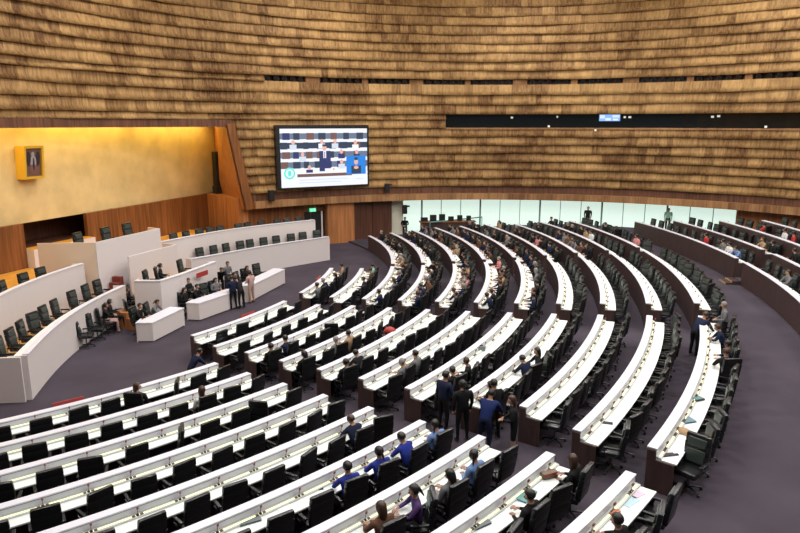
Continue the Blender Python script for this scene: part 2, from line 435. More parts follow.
# raised outer rows at the right
ES = [((-36, -7.1), (-5.7, 11.3)), ((-36, -6.2), (-4.6, 8.6)), ((-36, 4.6),), ((-36, 1.6),)]
for k in range(4):
    for q, (a0, a1) in enumerate(ES[k]):
        zl = (fl(11) if k == 0 else EZ[k-1])+.005
        side = ('' if k > 1 else (', nearer half' if q == 0 else ', half nearer the glass wall'))
        av = slots(ER[k]+.7, a0, a1, 1.0); av = [a for a in av if a > -21]
        SEATS['E%d' % q, k+1] = av
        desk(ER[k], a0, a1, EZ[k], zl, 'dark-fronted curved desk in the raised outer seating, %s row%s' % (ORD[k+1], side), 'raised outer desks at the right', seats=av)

# ------------------------------------------------------------------ chairs (front of the chair is local +Y)
def rounded(bm, cx, cy, cz, sx, sy, sz, mtx=None):
    box(bm, cx-sx/2, cx+sx/2, cy-sy/2, cy+sy/2, cz-sz/2, cz+sz/2, 0, mtx)
def chair_meshes():
    P = {}
    bm = bmesh.new(); rounded(bm, 0, .02, .49, .52, .52, .13); P['seat'] = (finish(bm, 'seat', True, .045, 3), M['leather'])
    bm = bmesh.new()
    for k, (z0, z1, wb, wt) in enumerate(((.52, .80, .50, .55), (.80, 1.04, .55, .56), (1.04, 1.23, .56, .53))):
        y0 = -.235-(z0-.54)*.14; y1 = -.235-(z1-.54)*.14; t = .055 if k < 2 else .05
        v = []
        for z, y, w in ((z0, y0, wb), (z1, y1, wt)):
            v.append([bm.verts.new((sx*w/2, y+sy*t, z)) for sx, sy in ((-1, -1), (1, -1), (1, 1), (-1, 1))])
        for q in range(4): bm.faces.new((v[0][q], v[0][(q+1) % 4], v[1][(q+1) % 4], v[1][q]))
        bm.faces.new(v[0][::-1]); bm.faces.new(v[1])
    P['backrest'] = (finish(bm, 'backrest', True, .03, 2), M['leather'])
    bm = bmesh.new()
    mt = Matrix.Translation((0, -.235, .56)) @ Matrix.Rotation(.14, 4, 'X')
    box(bm, -.20, .20, .045, .075, .04, .34, 0, mt); box(bm, -.20, .20, .04, .085, .40, .60, 0, mt)
    P['back_glow_pad'] = (finish(bm, 'glow_pad', True, .012, 1), M['leather_lit'])  # pads added to carry the painted desk-glow reflection on the backrest front
    def arm(sx):
        bm = bmesh.new()
        tube(bm, [(sx*.25, .08, .46), (sx*.31, .15, .58), (sx*.30, .12, .68), (sx*.30, -.16, .68), (sx*.31, -.20, .60), (sx*.25, -.1, .46), (sx*.25, .08, .46)], .014, 5)
        return finish(bm, 'armrest')
    P['armrest'] = (arm(1), M['chrome']); P['armrest.l'] = (arm(-1), M['chrome'])
    def pad(sx):
        bm = bmesh.new(); box(bm, sx*.30-.035, sx*.30+.035, -.20, .17, .685, .725); return finish(bm, 'pad', bevel=.012)
    P['arm_pad'] = (pad(1), M['leather']); P['arm_pad.l'] = (pad(-1), M['leather'])
    bm = bmesh.new(); cyl(bm, (0, 0, .10), (0, 0, .43), .03, .03, 8); P['gas_column'] = (finish(bm, 'col', True), M['chrome'])
    bm = bmesh.new()
    for k in range(5):
        a = 2*PI*k/5+.3; c, s = math.cos(a), math.sin(a)
        cyl(bm, (0, 0, .115), (.30*c, .30*s, .075), .026, .017, 5)
        cyl(bm, (.30*c-.02*s, .30*s+.02*c, .03), (.30*c+.02*s, .30*s-.02*c, .03), .03, .03, 7)
    P['star_base'] = (finish(bm, 'star'), M['plastic'])
    return P
CH = chair_meshes()
def make_chair(label, group, lit=False):
    r = empty('swivel_chair'); tag(r, label, 'chair', group)
    made = {}
    for k, (me, m_) in CH.items():
        if not me.materials: me.materials.append(m_)
        o = link(k.split('.')[0], me, (), made.get(k.replace('arm_pad', 'armrest'), r)); made[k] = o
    return r
chairP = make_chair('x', 'x'); used = [False]
def put_chair(x, y, z, rz, label, group):
    if not used[0]: o = chairP; used[0] = True
    else: o = copy_obj(chairP)
    o.location = (x, y, z); o.rotation_euler = (0, 0, rz); o['label'] = label; o['group'] = group
    return o
def proj(X, Y, Z):
    dz = Z-CAMH; zc = Y*math.cos(PITCH)-dz*math.sin(PITCH); yc = Y*math.sin(PITCH)+dz*math.cos(PITCH)
    return 400+FPX*X/zc, 266.5-FPX*yc/zc, zc
# seat list, nearest first; the nearest are single chairs, the rest one distant mass
seatlist = []
for (b, i), av in SEATS.items():
    for k, a in enumerate(av):
        if b[0] == 'E': R = ER[i-1]; z = EZ[i-1]
        else: R = rr(i); z = fl(i)
        rj = .74+random.uniform(-.03, .08); aj = random.uniform(-.12, .12)
        x, y = pol(R+rj, a+aj*.5)
        turn = random.gauss(0, .13)
        if i == 11 and b in ('C', 'D'): rj += random.uniform(.1, .6); turn += random.gauss(0, .5)
        if i == 11 and b == 'B' and k < 3: rj += (.55, .45, .25)[k]; turn += (1.15, .5, .35)[k]
        if i == 11 and b == 'B' and k == 0: rj += .3; aj = -.5
        if random.random() < .05: turn += random.choice((-1, 1))*random.uniform(.5, 1.1)
        u, v, zc = proj(x, y, z+.9)
        if u < -25 or u > 830 or v > 575: continue
        seatlist.append(dict(b=b, i=i, k=k, n=len(av), x=x, y=y, z=z, rz=math.radians(a)+PI/2+turn, d=zc, u=u, v=v, a=a, R=R))

# ------------------------------------------------------------------ people (front is local +Y)
def hand_chain(V, E_, wrist, fwd, side, up, curl=.5):
    """palm plus five fingers, each its own short chain; returns palm vertex list"""
    W = Vector(wrist); f = Vector(fwd).normalized(); s = Vector(side).normalized(); u = Vector(up).normalized()
    fingers = []
    lens = (.066, .076, .070, .054)
    for k, L in enumerate(lens):
        b = W + f*.075 + s*(.030-.020*k)
        m_ = b + (f*math.cos(curl*.6)-u*math.sin(curl*.6))*L*.55
        t = m_ + (f*math.cos(curl*1.6)-u*math.sin(curl*1.6))*L*.5
        fingers.append([W+f*.05+s*(.022-.015*k), b, m_, t])
    b = W + f*.028 + s*.034; m_ = b + f*.028+s*.024-u*.008; fingers.append([W+f*.02+s*.015, b, m_, m_+f*.030+s*.002-u*.01])
    return fingers
def skin_mesh(chains, root=0, sub=1):
    """chains: list of list of (pos, radius) sharing joints by rounding; skinned to one surface"""
    me = bpy.data.meshes.new('sk'); idx = {}; vs = []; rad = []; es = []
    for ch in chains:
        prev = None
        for p, r in ch:
            key = tuple(round(c, 4) for c in p)
            if key not in idx: idx[key] = len(vs); vs.append(p); rad.append(r)
            k = idx[key]
            if prev is not None and prev != k: es.append((prev, k))
            prev = k
    me.from_pydata([tuple(v) for v in vs], es, [])
    o = bpy.data.objects.new('sk', me); COL.objects.link(o)
    md = o.modifiers.new('s', 'SKIN'); md.use_smooth_shade = True; md.branch_smoothing = .4
    ly = me.skin_vertices[0].data if me.skin_vertices else None
    if ly is None:
        bm = bmesh.new(); bm.from_mesh(me); bm.verts.layers.skin.verify(); bm.to_mesh(me); bm.free(); ly = me.skin_vertices[0].data
    for k, r in enumerate(rad):
        ly[k].radius = r if isinstance(r, tuple) else (r, r); ly[k].use_root = (k == root)
    if sub: md2 = o.modifiers.new('u', 'SUBSURF'); md2.levels = sub; md2.render_levels = sub
    dg = bpy.context.evaluated_depsgraph_get(); ev = o.evaluated_get(dg)
    out = bpy.data.meshes.new_from_object(ev); bpy.data.objects.remove(o); return out
def segdist(p, a, b):
    ab = b-a; t = max(0, min(1, (p-a).dot(ab)/max(1e-9, ab.dot(ab)))); return (p-(a+ab*t)).length
def make_body(J, hands, head, skirt=False):
    """J: joints dict; returns mesh with slots jacket / trousers / skin / shoes / shirt"""
    hc, fwd = Vector(head[0]), Vector(head[1]).normalized()   # head centre and gaze
    up = Vector((0, 0, 1)) if abs(fwd.z) < .3 else Vector((0, .25*(-1 if fwd.z > 0 else 1)*-1, 1)).normalized()
    rgt = fwd.cross(up).normalized(); upv = rgt.cross(fwd)
    V = Vector; pv = V(J['pelvis']); ch = V(J['chest']); nk = V(J['neck'])
    sp = pv.lerp(ch, .5)
    chains = [[(pv, (.165, .125)), (sp, (.160, .125)), (ch, (.185, .130)), (nk-V((0, 0, .03)), (.085, .07)), (nk+V((0, 0, .03)), (.052, .055)), (hc-upv*.075, (.062, .075)), (hc+upv*.005, (.078, .096)), (hc+upv*.075, (.066, .08)), (hc+upv*.105, (.03, .035))],
              [(hc+upv*.005, (.078, .096)), (hc-upv*.012+fwd*.098, .013), (hc-upv*.028+fwd*.116, .011)],
              [(hc+upv*.005, (.078, .096)), (hc+rgt*.078, .018), (hc+rgt*.090, .012)],
              [(hc+upv*.005, (.078, .096)), (hc-rgt*.078, .018), (hc-rgt*.090, .012)]]
    bones = [('jacket', pv+V((0, 0, .03)), ch), ('jacket', ch, nk-V((0, 0, .04))), ('skin', nk+V((0, 0, .035)), hc), ('skin', hc, hc+upv*.1), ('skin', hc, hc+fwd*.11)]
    for sd in ('L', 'R'):
        sh, el, wr = V(J['sh'+sd]), V(J['el'+sd]), V(J['wr'+sd])
        hd = (wr-el).normalized()
        chains.append([(ch, (.185, .130)), (sh, .078), (sh.lerp(el, .5), .062), (el, .045), (wr-hd*.03, .035), (wr, (.026, .03)), (wr+hd*.05, (.036, .018))])
        bones += [('jacket', ch, sh), ('jacket', sh, el), ('jacket', el, wr-hd*.02), ('skin', wr+hd*.01, wr+hd*.08)]
        hp, kn, an = V(J['hp'+sd]), V(J['kn'+sd]), V(J['an'+sd]); td = V(J.get('toe'+sd, an+V((0, .14, -.03))))
        heel = an+V((0, -.045, -.045))
        chains.append([(pv, (.165, .125)), (hp, .092), (hp.lerp(kn, .5), .078), (kn, .058), (kn.lerp(an, .4), .054), (an, .038), (td, (.04, .028))])
        chains.append([(an, .038), (heel, .032)])
        lg = 'skin' if skirt else 'trousers'
        bones += [('trousers', pv-V((0, 0, .05)), hp), ('trousers', hp, hp.lerp(kn, .85)), (lg, hp.lerp(kn, .86), kn), (lg, kn, an), ('shoe', an+V((0, 0, -.03)), td), ('shoe', an, heel)]
    me = skin_mesh(chains)
    bm = bmesh.new(); bm.from_mesh(me)
    for h in hands:
        for fch in hand_chain(None, None, *h):
            fm = skin_mesh([[(p, (.0095 if q < 3 else .0075)) for q, p in enumerate(fch)]], 0, 0)
            n0 = len(bm.faces); bm.from_mesh(fm)
    slots_ = {'jacket': 0, 'trousers': 1, 'skin': 2, 'shoe': 3, 'shirt': 4}
    for f in bm.faces:
        c = f.calc_center_median(); best = min(bones, key=lambda b: segdist(c, b[1], b[2]))
        f.material_index = slots_[best[0]]; f.smooth = True
        if best[0] == 'jacket' and abs(c.x-ch.x) < .032 and c.y > ch.y+.06 and c.z > ch.z-.0: f.material_index = 4
        for h in hands:
            if (c-(Vector(h[0])+Vector(h[1]).normalized()*.06)).length < .085: f.material_index = 2
    out = bpy.data.meshes.new('body'); bm.to_mesh(out); bm.free(); return out
def hair_mesh(head, style):
    hc, fwd = Vector(head[0]), Vector(head[1]).normalized()
    up = Vector((0, 0, 1)); rgt = fwd.cross(up).normalized(); upv = rgt.cross(fwd)
    bm = bmesh.new(); bmesh.ops.create_uvsphere(bm, u_segments=14, v_segments=10, radius=1)
    for v in bm.verts:
        x, y, z = v.co
        if y > .35 and z < .45: y *= .45; z = max(z, -.1) if y > .15 else z
        lowlim = -.55 if style == 'short' else -.7
        if z < lowlim: z = lowlim
        if style != 'short' and y < .1 and v.co.z < -.1:
            x *= 1.05; z = v.co.z*(2.6 if style == 'long' else 1.0); y = min(y, -.3)
        j = 1+.03*math.sin(23*x+7*z)
        v.co = hc + rgt*x*.094*j + fwd*(y*.105-.012) + upv*(z*.112+.028)
    if style == 'tail':
        cyl(bm, hc-fwd*.10+upv*.03, hc-fwd*.15-upv*.16, .034, .012, 7)
    return finish(bm, 'hair', True)
def J_seat(lean=0, arms='desk', twist=0):
    l = lean; d = dict(pelvis=(0, -.04, .62), chest=(0, -.06+l, .97), neck=(0, -.04+l*1.25, 1.14))
    for s, n in ((-1, 'L'), (1, 'R')):
        d['sh'+n] = (s*.185, -.05+l, 1.07)
        d['hp'+n] = (s*.095, 0, .60); d['kn'+n] = (s*.13, .42, .585); d['an'+n] = (s*.12, .44, .10); d['toe'+n] = (s*.13, .60, .045)
        if arms == 'desk': d['el'+n] = (s*.25, .10+l, .86); d['wr'+n] = (s*.13, .33, .835)
        else: d['el'+n] = (s*.26, -.02+l, .80); d['wr'+n] = (s*.08, .20, .78 if s < 0 else .86)
    return d
def hands_for(J, flat=True):
    out = []
    for s, n in ((-1, 'L'), (1, 'R')):
        w, e = Vector(J['wr'+n]), Vector(J['el'+n]); f = (w-e).normalized()
        side = Vector((-s, 0, 0)) if abs(f.x) < .8 else Vector((0, 1, 0))
        side = (side - f*side.dot(f)).normalized(); up = Vector((0, 0, 1)); up = (up-f*up.dot(f)).normalized() if abs(f.z) < .9 else Vector((s, 0, 0))
        out.append((w, f, side, up, .5))
    return out
def J_stand(arms='down', lean=0):
    l = lean; d = dict(pelvis=(0, 0, .95), chest=(0, .02+l*.7, 1.28-l*.25), neck=(0, .02+l, 1.46-l*.4))
    for s, n in ((-1, 'L'), (1, 'R')):
        d['sh'+n] = (s*.19, .0+l*.9, 1.40-l*.35)
        d['hp'+n] = (s*.09, 0, .90); d['kn'+n] = (s*.11, .02, .50); d['an'+n] = (s*.12, -.02, .09); d['toe'+n] = (s*.15, .13, .04)
        if arms == 'down': d['el'+n] = (s*.225, -.03+l, 1.12-l*.3); d['wr'+n] = (s*.20, .05+l, .87-l*.2)
        elif arms == 'front': d['el'+n] = (s*.25, .02+l, 1.13-l*.3); d['wr'+n] = (s*.07, .24+l, 1.06-l*.3)
        else: d['el'+n] = (s*.24, .16+l, 1.12-l*.4); d['wr'+n] = (s*.18, .34+l, .93-l*.2)
    return d
POSES = {}
def add_pose(key, J, headc, gaze, skirt=False):
    head = (headc, gaze)
    POSES[key] = (make_body(J, hands_for(J), head, skirt), {st: hair_mesh(head, st) for st in ('short', 'long', 'tail')}, head)
j = J_seat(.06, 'desk'); add_pose('desk', j, (0, .06, 1.28), (0, 1, -.25))
j = J_seat(.16, 'desk'); add_pose('lean', j, (0, .21, 1.24), (.2, 1, -.5))
j = J_seat(-.04, 'lap'); add_pose('lap', j, (0, -.06, 1.27), (-.3, 1, -.35))
j = J_seat(0, 'lap'); add_pose('turn', j, (0, 0, 1.28), (.8, .6, -.1))
add_pose('stand', J_stand('down'), (0, .05, 1.60), (0, 1, -.1))
add_pose('talk', J_stand('front', .03), (0, .08, 1.59), (.3, 1, -.3))
add_pose('bend', J_stand('reach', .28), (0, .36, 1.47), (0, 1, -.6))
add_pose('skirt', J_stand('front', .03), (0, .08, 1.58), (0, 1, -.25), True)
eye_me = {}
def eyes_mesh(head):
    hc, fwd = Vector(head[0]), Vector(head[1]).normalized(); rgt = fwd.cross(Vector((0, 0, 1))).normalized(); upv = rgt.cross(fwd)
    bm = bmesh.new()
    for s in (-1, 1):
        c = hc+fwd*.084+rgt*s*.031+upv*.012
        bmesh.ops.create_uvsphere(bm, u_segments=6, v_segments=5, radius=.0125, matrix=Matrix.Translation(c))
    return finish(bm, 'eyes', True)
def mouth_mesh(head):
    hc, fwd = Vector(head[0]), Vector(head[1]).normalized(); rgt = fwd.cross(Vector((0, 0, 1))).normalized(); upv = rgt.cross(fwd)
    bm = bmesh.new(); c = hc+fwd*.088-upv*.052; cyl(bm, c-rgt*.022, c+rgt*.022, .008, .008, 6); return finish(bm, 'mouth', True)
CLO = {'black': (.010, .010, .012), 'navy': (.010, .016, .045), 'blue': (.02, .035, .26), 'suit_blue': (.010, .022, .10), 'sky': (.16, .26, .50), 'grey': (.16, .16, .17), 'white': (.62, .62, .62),
       'tan': (.34, .22, .13), 'brown': (.12, .06, .035), 'green': (.25, .45, .36), 'pink': (.55, .22, .22), 'red': (.40, .03, .03), 'rose': (.50, .33, .30), 'purple': (.08, .04, .14)}
CM = {k: mat('cloth_'+k, c, .8, spec=.2) for k, c in CLO.items()}
SK = mat('skin', (.42, .23, .15), .5); HR = {'black': mat('hair_black', (.010, .008, .007), .4), 'brown': mat('hair_brown', (.045, .019, .010), .45), 'grey': mat('hair_grey', (.22, .21, .20), .5)}
EYEM = mat('eye_dark', (.01, .008, .008), .3); LIP = mat('lip', (.35, .10, .08), .5)
for key, (b, hs, hd) in POSES.items():
    for m_ in (CM['black'], CM['black'], SK, M['plastic'], CM['white']): b.materials.append(m_)
    for h in hs.values(): h.materials.append(HR['black'])
    e = eyes_mesh(hd); e.materials.append(EYEM); mo = mouth_mesh(hd); mo.materials.append(LIP); eye_me[key] = (e, mo)
def person(x, y, z, rz, pose, top, style, hair, label, group=None, scale=1.0, legs='black', face=False):
    b, hs, hd = POSES[pose]
    o = bpy.data.objects.new('person', b); COL.objects.link(o); o.location = (x, y, z); o.rotation_euler = (0, 0, rz); o.scale = (scale*1.12, scale*1.08, scale)
    for sl, m_ in ((0, CM[top]), (1, CM[legs]), (4, CM['white' if style == 'short' else top])):
        o.material_slots[sl].link = 'OBJECT'; o.material_slots[sl].material = m_
    h = bpy.data.objects.new('hair', hs[style]); COL.objects.link(h); h.parent = o
    h.material_slots[0].link = 'OBJECT'; h.material_slots[0].material = HR[hair]
    if face:
        for nm, me in (('eyes', eye_me[pose][0]), ('mouth', eye_me[pose][1])):
            f = bpy.data.objects.new(nm, me); COL.objects.link(f); f.parent = o
    tag(o, label, 'person', group); return o

# occupants: (block, ring, column in the frame, pose, clothing, hair style, hair colour, words)
TAKEN = {}
def seat_near(b, i, u):
    c = [s for s in seatlist if s['b'][0] == b and s['i'] == i and id(s) not in TAKEN]
    return min(c, key=lambda s: abs(s['u']-u)) if c else None
OCC = [
 ('A', 7, 364, 'lean', 'navy', 'short', 'brown', 'seated person in navy leaning over the desk end at the aisle'),
 ('A', 8, 341, 'desk', 'blue', 'short', 'black', 'seated person in deep blue, left one of a pair in blue shirts'),
 ('A', 8, 363, 'desk', 'blue', 'tail', 'black', 'seated person in blue beside the other blue shirt, right of it'),
 ('A', 8, 391, 'lean', 'blue', 'short', 'black', 'seated person in bright blue jacket with black hair, near the aisle'),
 ('A', 8, 408, 'turn', 'sky', 'tail', 'black', 'seated person in blue top with a ponytail at the aisle end'),
 ('A', 9, 390, 'desk', 'brown', 'long', 'brown', 'seated long-haired person in brown, lowest in the frame of their row'),
 ('A', 9, 424, 'desk', 'purple', 'tail', 'black', 'seated person in dark purple top writing at the lit desk'),
 ('A', 9, 449, 'lap', 'grey', 'long', 'black', 'seated person with long dark hair between a purple and a pale blue top'),
 ('A', 9, 470, 'turn', 'sky', 'tail', 'black', 'seated person in pale blue holding a phone, at the aisle end'),
 ('A', 10, 524, 'lap', 'black', 'short', 'black', 'seated person in black leaning back with hand at chin'),
 ('A', 10, 572, 'turn', 'black', 'long', 'brown', 'seated brown-haired person in black at the end of the lower desk by the aisle'),
 ('A', 11, 587, 'desk', 'black', 'short', 'brown', 'brown-haired head just above the bottom edge, left one'),
 ('A', 11, 617, 'desk', 'black', 'short', 'black', 'black-haired head just above the bottom edge, right one'),
 ('A', 4, 213, 'turn', 'white', 'long', 'brown', 'seated person with brown hair at the second lower-left desk'),
 ('A', 3, 150, 'turn', 'black', 'long', 'brown', 'seated person with brown hair at the frontmost lower-left desk'),
 ('B', 3, 287, 'desk', 'navy', 'short', 'black', 'seated person in navy at the third row of the central block'),
 ('B', 3, 262, 'lap', 'black', 'short', 'black', 'seated dark figure at the near end of the third central row'),
 ('B', 4, 345, 'desk', 'tan', 'short', 'black', 'seated person in beige jacket, fourth central row'),
 ('B', 4, 334, 'turn', 'grey', 'short', 'grey', 'seated grey-haired person beside the beige jacket'),
 ('B', 4, 301, 'lap', 'black', 'long', 'black', 'seated long-haired figure in black at the near end of the fourth row'),
 ('B', 5, 365, 'lean', 'black', 'short', 'black', 'seated person bent over the desk in the fifth central row'),
 ('B', 5, 347, 'lap', 'black', 'short', 'black', 'seated dark-suited person near the end of the fifth central row'),
 ('B', 6, 400, 'turn', 'grey', 'short', 'grey', 'seated grey-suited person with grey hair, sixth central row'),
 ('B', 6, 415, 'desk', 'grey', 'short', 'black', 'seated person in grey beside the grey-haired one'),
 ('B', 7, 470, 'turn', 'black', 'short', 'brown', 'seated dark-suited person, further of two in the seventh central row'),
 ('B', 7, 462, 'turn', 'black', 'short', 'black', 'seated dark-suited person, nearer of two in the seventh central row'),
 ('B', 8, 526, 'lean', 'navy', 'short', 'black', 'seated person in navy writing in the eighth central row'),
 ('B', 8, 536, 'desk', 'black', 'long', 'black', 'seated long-haired person behind the navy writer'),
 ('B', 8, 497, 'desk', 'black', 'short', 'black', 'seated person behind the standing group, eighth central row'),
 ('B', 11, 733, 'desk', 'black', 'short', 'brown', 'seated suited person, farthest of three at the outermost central row'),
 ('B', 11, 729, 'turn', 'navy', 'short', 'black', 'seated suited person, middle of three at the outermost central row'),
 ('B', 11, 724, 'lean', 'navy', 'short', 'brown', 'seated suited person, nearest of three at the outermost central row'),
 ('C', 2, 383, 'turn', 'green', 'short', 'black', 'seated person in pale green at the second row beyond the cross aisle'),
 ('C', 2, 371, 'turn', 'brown', 'short', 'black', 'seated person in brown beside the pale green shirt'),
 ('C', 2, 362, 'lap', 'black', 'short', 'black', 'seated dark figure at the second row beyond the cross aisle'),
 ('E', 1, 704, 'turn', 'red', 'short', 'black', 'seated person in red top, first raised outer row'),
 ('E', 1, 719, 'turn', 'grey', 'short', 'black', 'seated person in grey, first raised outer row'),
 ('E', 1, 725, 'turn', 'white', 'short', 'black', 'seated person in white, first raised outer row'),
 ('E', 1, 735, 'lean', 'sky', 'short', 'black', 'seated person in pale blue by the gap in the first raised row'),
 ('E', 1, 790, 'desk', 'grey', 'short', 'brown', 'seated person in grey at the right edge, first raised row'),
 ('E', 2, 765, 'desk', 'tan', 'short', 'brown', 'seated person in beige by the gap of the second raised row'),
 ('E', 2, 773, 'turn', 'black', 'short', 'black', 'seated dark figure at the gap of the second raised row'),
 ('E', 2, 790, 'turn', 'black', 'short', 'black', 'seated dark figure in the second raised row at the right edge'),
 ('E', 3, 767, 'turn', 'red', 'short', 'black', 'seated person in red, third raised row'),
 ('E', 3, 785, 'turn', 'white', 'short', 'black', 'seated person in white, third raised row'),
 ('E', 3, 797, 'turn', 'red', 'short', 'black', 'seated person in red at the right edge, third raised row'),
 ('D', 8, 538, 'turn', 'pink', 'long', 'black', 'seated person in pink at the cross aisle of the farthest block'),
 ('D', 8, 549, 'turn', 'navy', 'short', 'black', 'seated person in navy beside the pink top in the farthest block'),
 ('D', 10, 591, 'turn', 'white', 'short', 'black', 'seated person in white in the farthest block, tenth ring'),
 ('D', 11, 637, 'turn', 'pink', 'short', 'black', 'seated person in pale pink at the aisle end of the outermost far row'),
 ('D', 10, 583, 'turn', 'tan', 'short', 'black', 'seated person in beige in the farthest block, tenth ring'),
 ('D', 9, 577, 'lean', 'grey', 'short', 'black', 'seated person in grey leaning at the aisle in the farthest block'),
]
for b, i, u, pose, top, st, hr, lab in OCC:
    s = seat_near(b, i, u)
    if not s: continue
    TAKEN[id(s)] = 1; s['occ'] = True
    person(s['x'], s['y'], s['z'], s['rz'], pose, top, st, hr, lab, None, 1.0, 'black', s['d'] < 34)
rnd = random.Random(11)
DENS = {('C', 3): .5, ('C', 4): .8, ('C', 5): .8, ('C', 6): .8, ('C', 7): .55, ('C', 1): .5, ('D', 3): .5, ('D', 4): .7, ('D', 5): .8, ('D', 6): .75, ('D', 7): .6, ('D', 8): .6, ('D', 9): .5, ('D', 10): .4, ('D', 11): .35}
cnt = {}
for s in sorted(seatlist, key=lambda s: (s['b'], s['i'], s['k'])):
    p = DENS.get((s['b'], s['i']), 0)
    if id(s) in TAKEN or rnd.random() > p: continue
    if s['b'] == 'D' and s['i'] >= 10 and s['k'] < 5: continue
    top = rnd.choice(['black']*14+['navy']*4+['grey', 'brown', 'tan', 'grey', 'pink', 'navy', 'brown', 'white'])
    st = rnd.choice(['short']*3+['long', 'tail']); s['occ'] = True; TAKEN[id(s)] = 1
    blk = BLK[s['b']]; ringno = s['i'] if s['b'] == 'C' else s['i']-2
    lab = 'seated person in %s, %s seat of the %s row, %s' % (top, ORD[s['k']+1], ORD[ringno], blk)
    person(s['x'], s['y'], s['z'], s['rz'], rnd.choice(['desk', 'lean', 'lap', 'turn']), top, st, rnd.choice(['black', 'black', 'black', 'brown', 'grey']), lab, 'members seated in the '+blk)
# chairs: the nearest ones singly, the far mass as one object
seatlist.sort(key=lambda s: s['d'])
NIND = 262
def seat_label(s):
    b, i, k, n = s['b'], s['i'], s['k'], s['n']
    st = 'occupied black swivel chair' if s.get('occ') else 'black leather swivel chair'
    if b[0] == 'E':
        return st+', %s seat of the %s raised outer row%s' % (ORD[k+1], ORD[i], '' if i > 2 else (' nearer half' if b == 'E0' else ' farther half'))
    if b == 'A': return st+', %s from the aisle, %s row, lower left block' % (ORD[n-k], ORD[i-2])
    if b == 'B': return st+', %s from the near end, %s row, central block' % (ORD[k+1], ORD[i])
    if b == 'C': return st+', %s past the cross aisle, %s row, block beyond' % (ORD[k+1], ORD[i])
    return st+', %s seat, %s row of the farthest block' % (ORD[k+1], ORD[i-2])
for s in seatlist[:NIND]:
    grp = 'swivel chairs of the '+BLK[s['b']] if s['b'] in BLK else 'swivel chairs of the raised outer seating'
    put_chair(s['x'], s['y'], s['z'], s['rz'], seat_label(s), grp)
bm = bmesh.new()
for s in seatlist[NIND:]:
    mtx = Matrix.Translation((s['x'], s['y'], s['z'])) @ Matrix.Rotation(s['rz'], 4, 'Z')
    for k, (me, m_) in CH.items():
        if k in ('star_base', 'gas_column', 'armrest.l', 'arm_pad.l') and s['d'] > 48: continue
        n0 = len(bm.verts); nf = len(bm.faces); bm.from_mesh(me)
        bm.verts.ensure_lookup_table(); bm.faces.ensure_lookup_table()
        for v in bm.verts[n0:]: v.co = mtx @ v.co
        for f in bm.faces[nf:]: f.material_index = {'seat': 0, 'backrest': 0, 'star_base': 1, 'arm_pad': 0, 'arm_pad.l': 0, 'back_glow_pad': 3}.get(k, 2)
me = bpy.data.meshes.new('far_chairs'); bm.to_mesh(me); bm.free()
for m_ in (M['leather'], M['plastic'], M['chrome'], M['leather_lit']): me.materials.append(m_)
o = link('far_chairs', me); tag(o, 'mass of small far black swivel chairs along the distant curved desks', 'chairs', kind='stuff')
print('seats', len(seatlist), 'stuff', len(seatlist)-NIND, 'people', len(TAKEN))

# ------------------------------------------------------------------ the rostrum
def polyoff(P, o):                          # offset an open (t, s) polyline towards smaller t by o
    out = []
    for k, p in enumerate(P):
        a = P[max(0, k-1)]; b = P[min(len(P)-1, k+1)]
        d = Vector((b[0]-a[0], b[1]-a[1])).normalized(); n = Vector((-d.y, d.x))
        if n.x > 0: n = -n
        out.append((p[0]+n.x*o, p[1]+n.y*o))
    return out
def refine(P, st=.5):                       # Catmull-Rom through the points
    out = []
    for k in range(len(P)-1):
        p0, p1, p2, p3 = P[max(0, k-1)], P[k], P[k+1], P[min(len(P)-1, k+2)]
        n = max(1, int(math.hypot(p2[0]-p1[0], p2[1]-p1[1])/st))
        for q in range(n):
            t = q/n
            out.append(tuple(.5*((2*p1[c])+(-p0[c]+p2[c])*t+(2*p0[c]-5*p1[c]+4*p2[c]-p3[c])*t*t+(-p0[c]+3*p1[c]-3*p2[c]+p3[c])*t**3) for c in (0, 1)))
    out.append(P[-1]); return out
def sweep_ts(P, prof):
    bm = bmesh.new(); rings = []
    offs = {o: polyoff(P, o) for o, z in prof}
    for k in range(len(P)): rings.append([bm.verts.new((*inv(*offs[o][k]), z)) for o, z in prof])
    n = len(prof)
    for a, b in zip(rings, rings[1:]):
        for k in range(n): bm.faces.new((a[k], a[(k+1) % n], b[(k+1) % n], b[k]))
    bm.faces.new(rings[0][::-1]); bm.faces.new(rings[-1])
    return bm
def rel(me, root):
    for v in me.vertices: v.co = v.co - Vector(root.location)
    return me
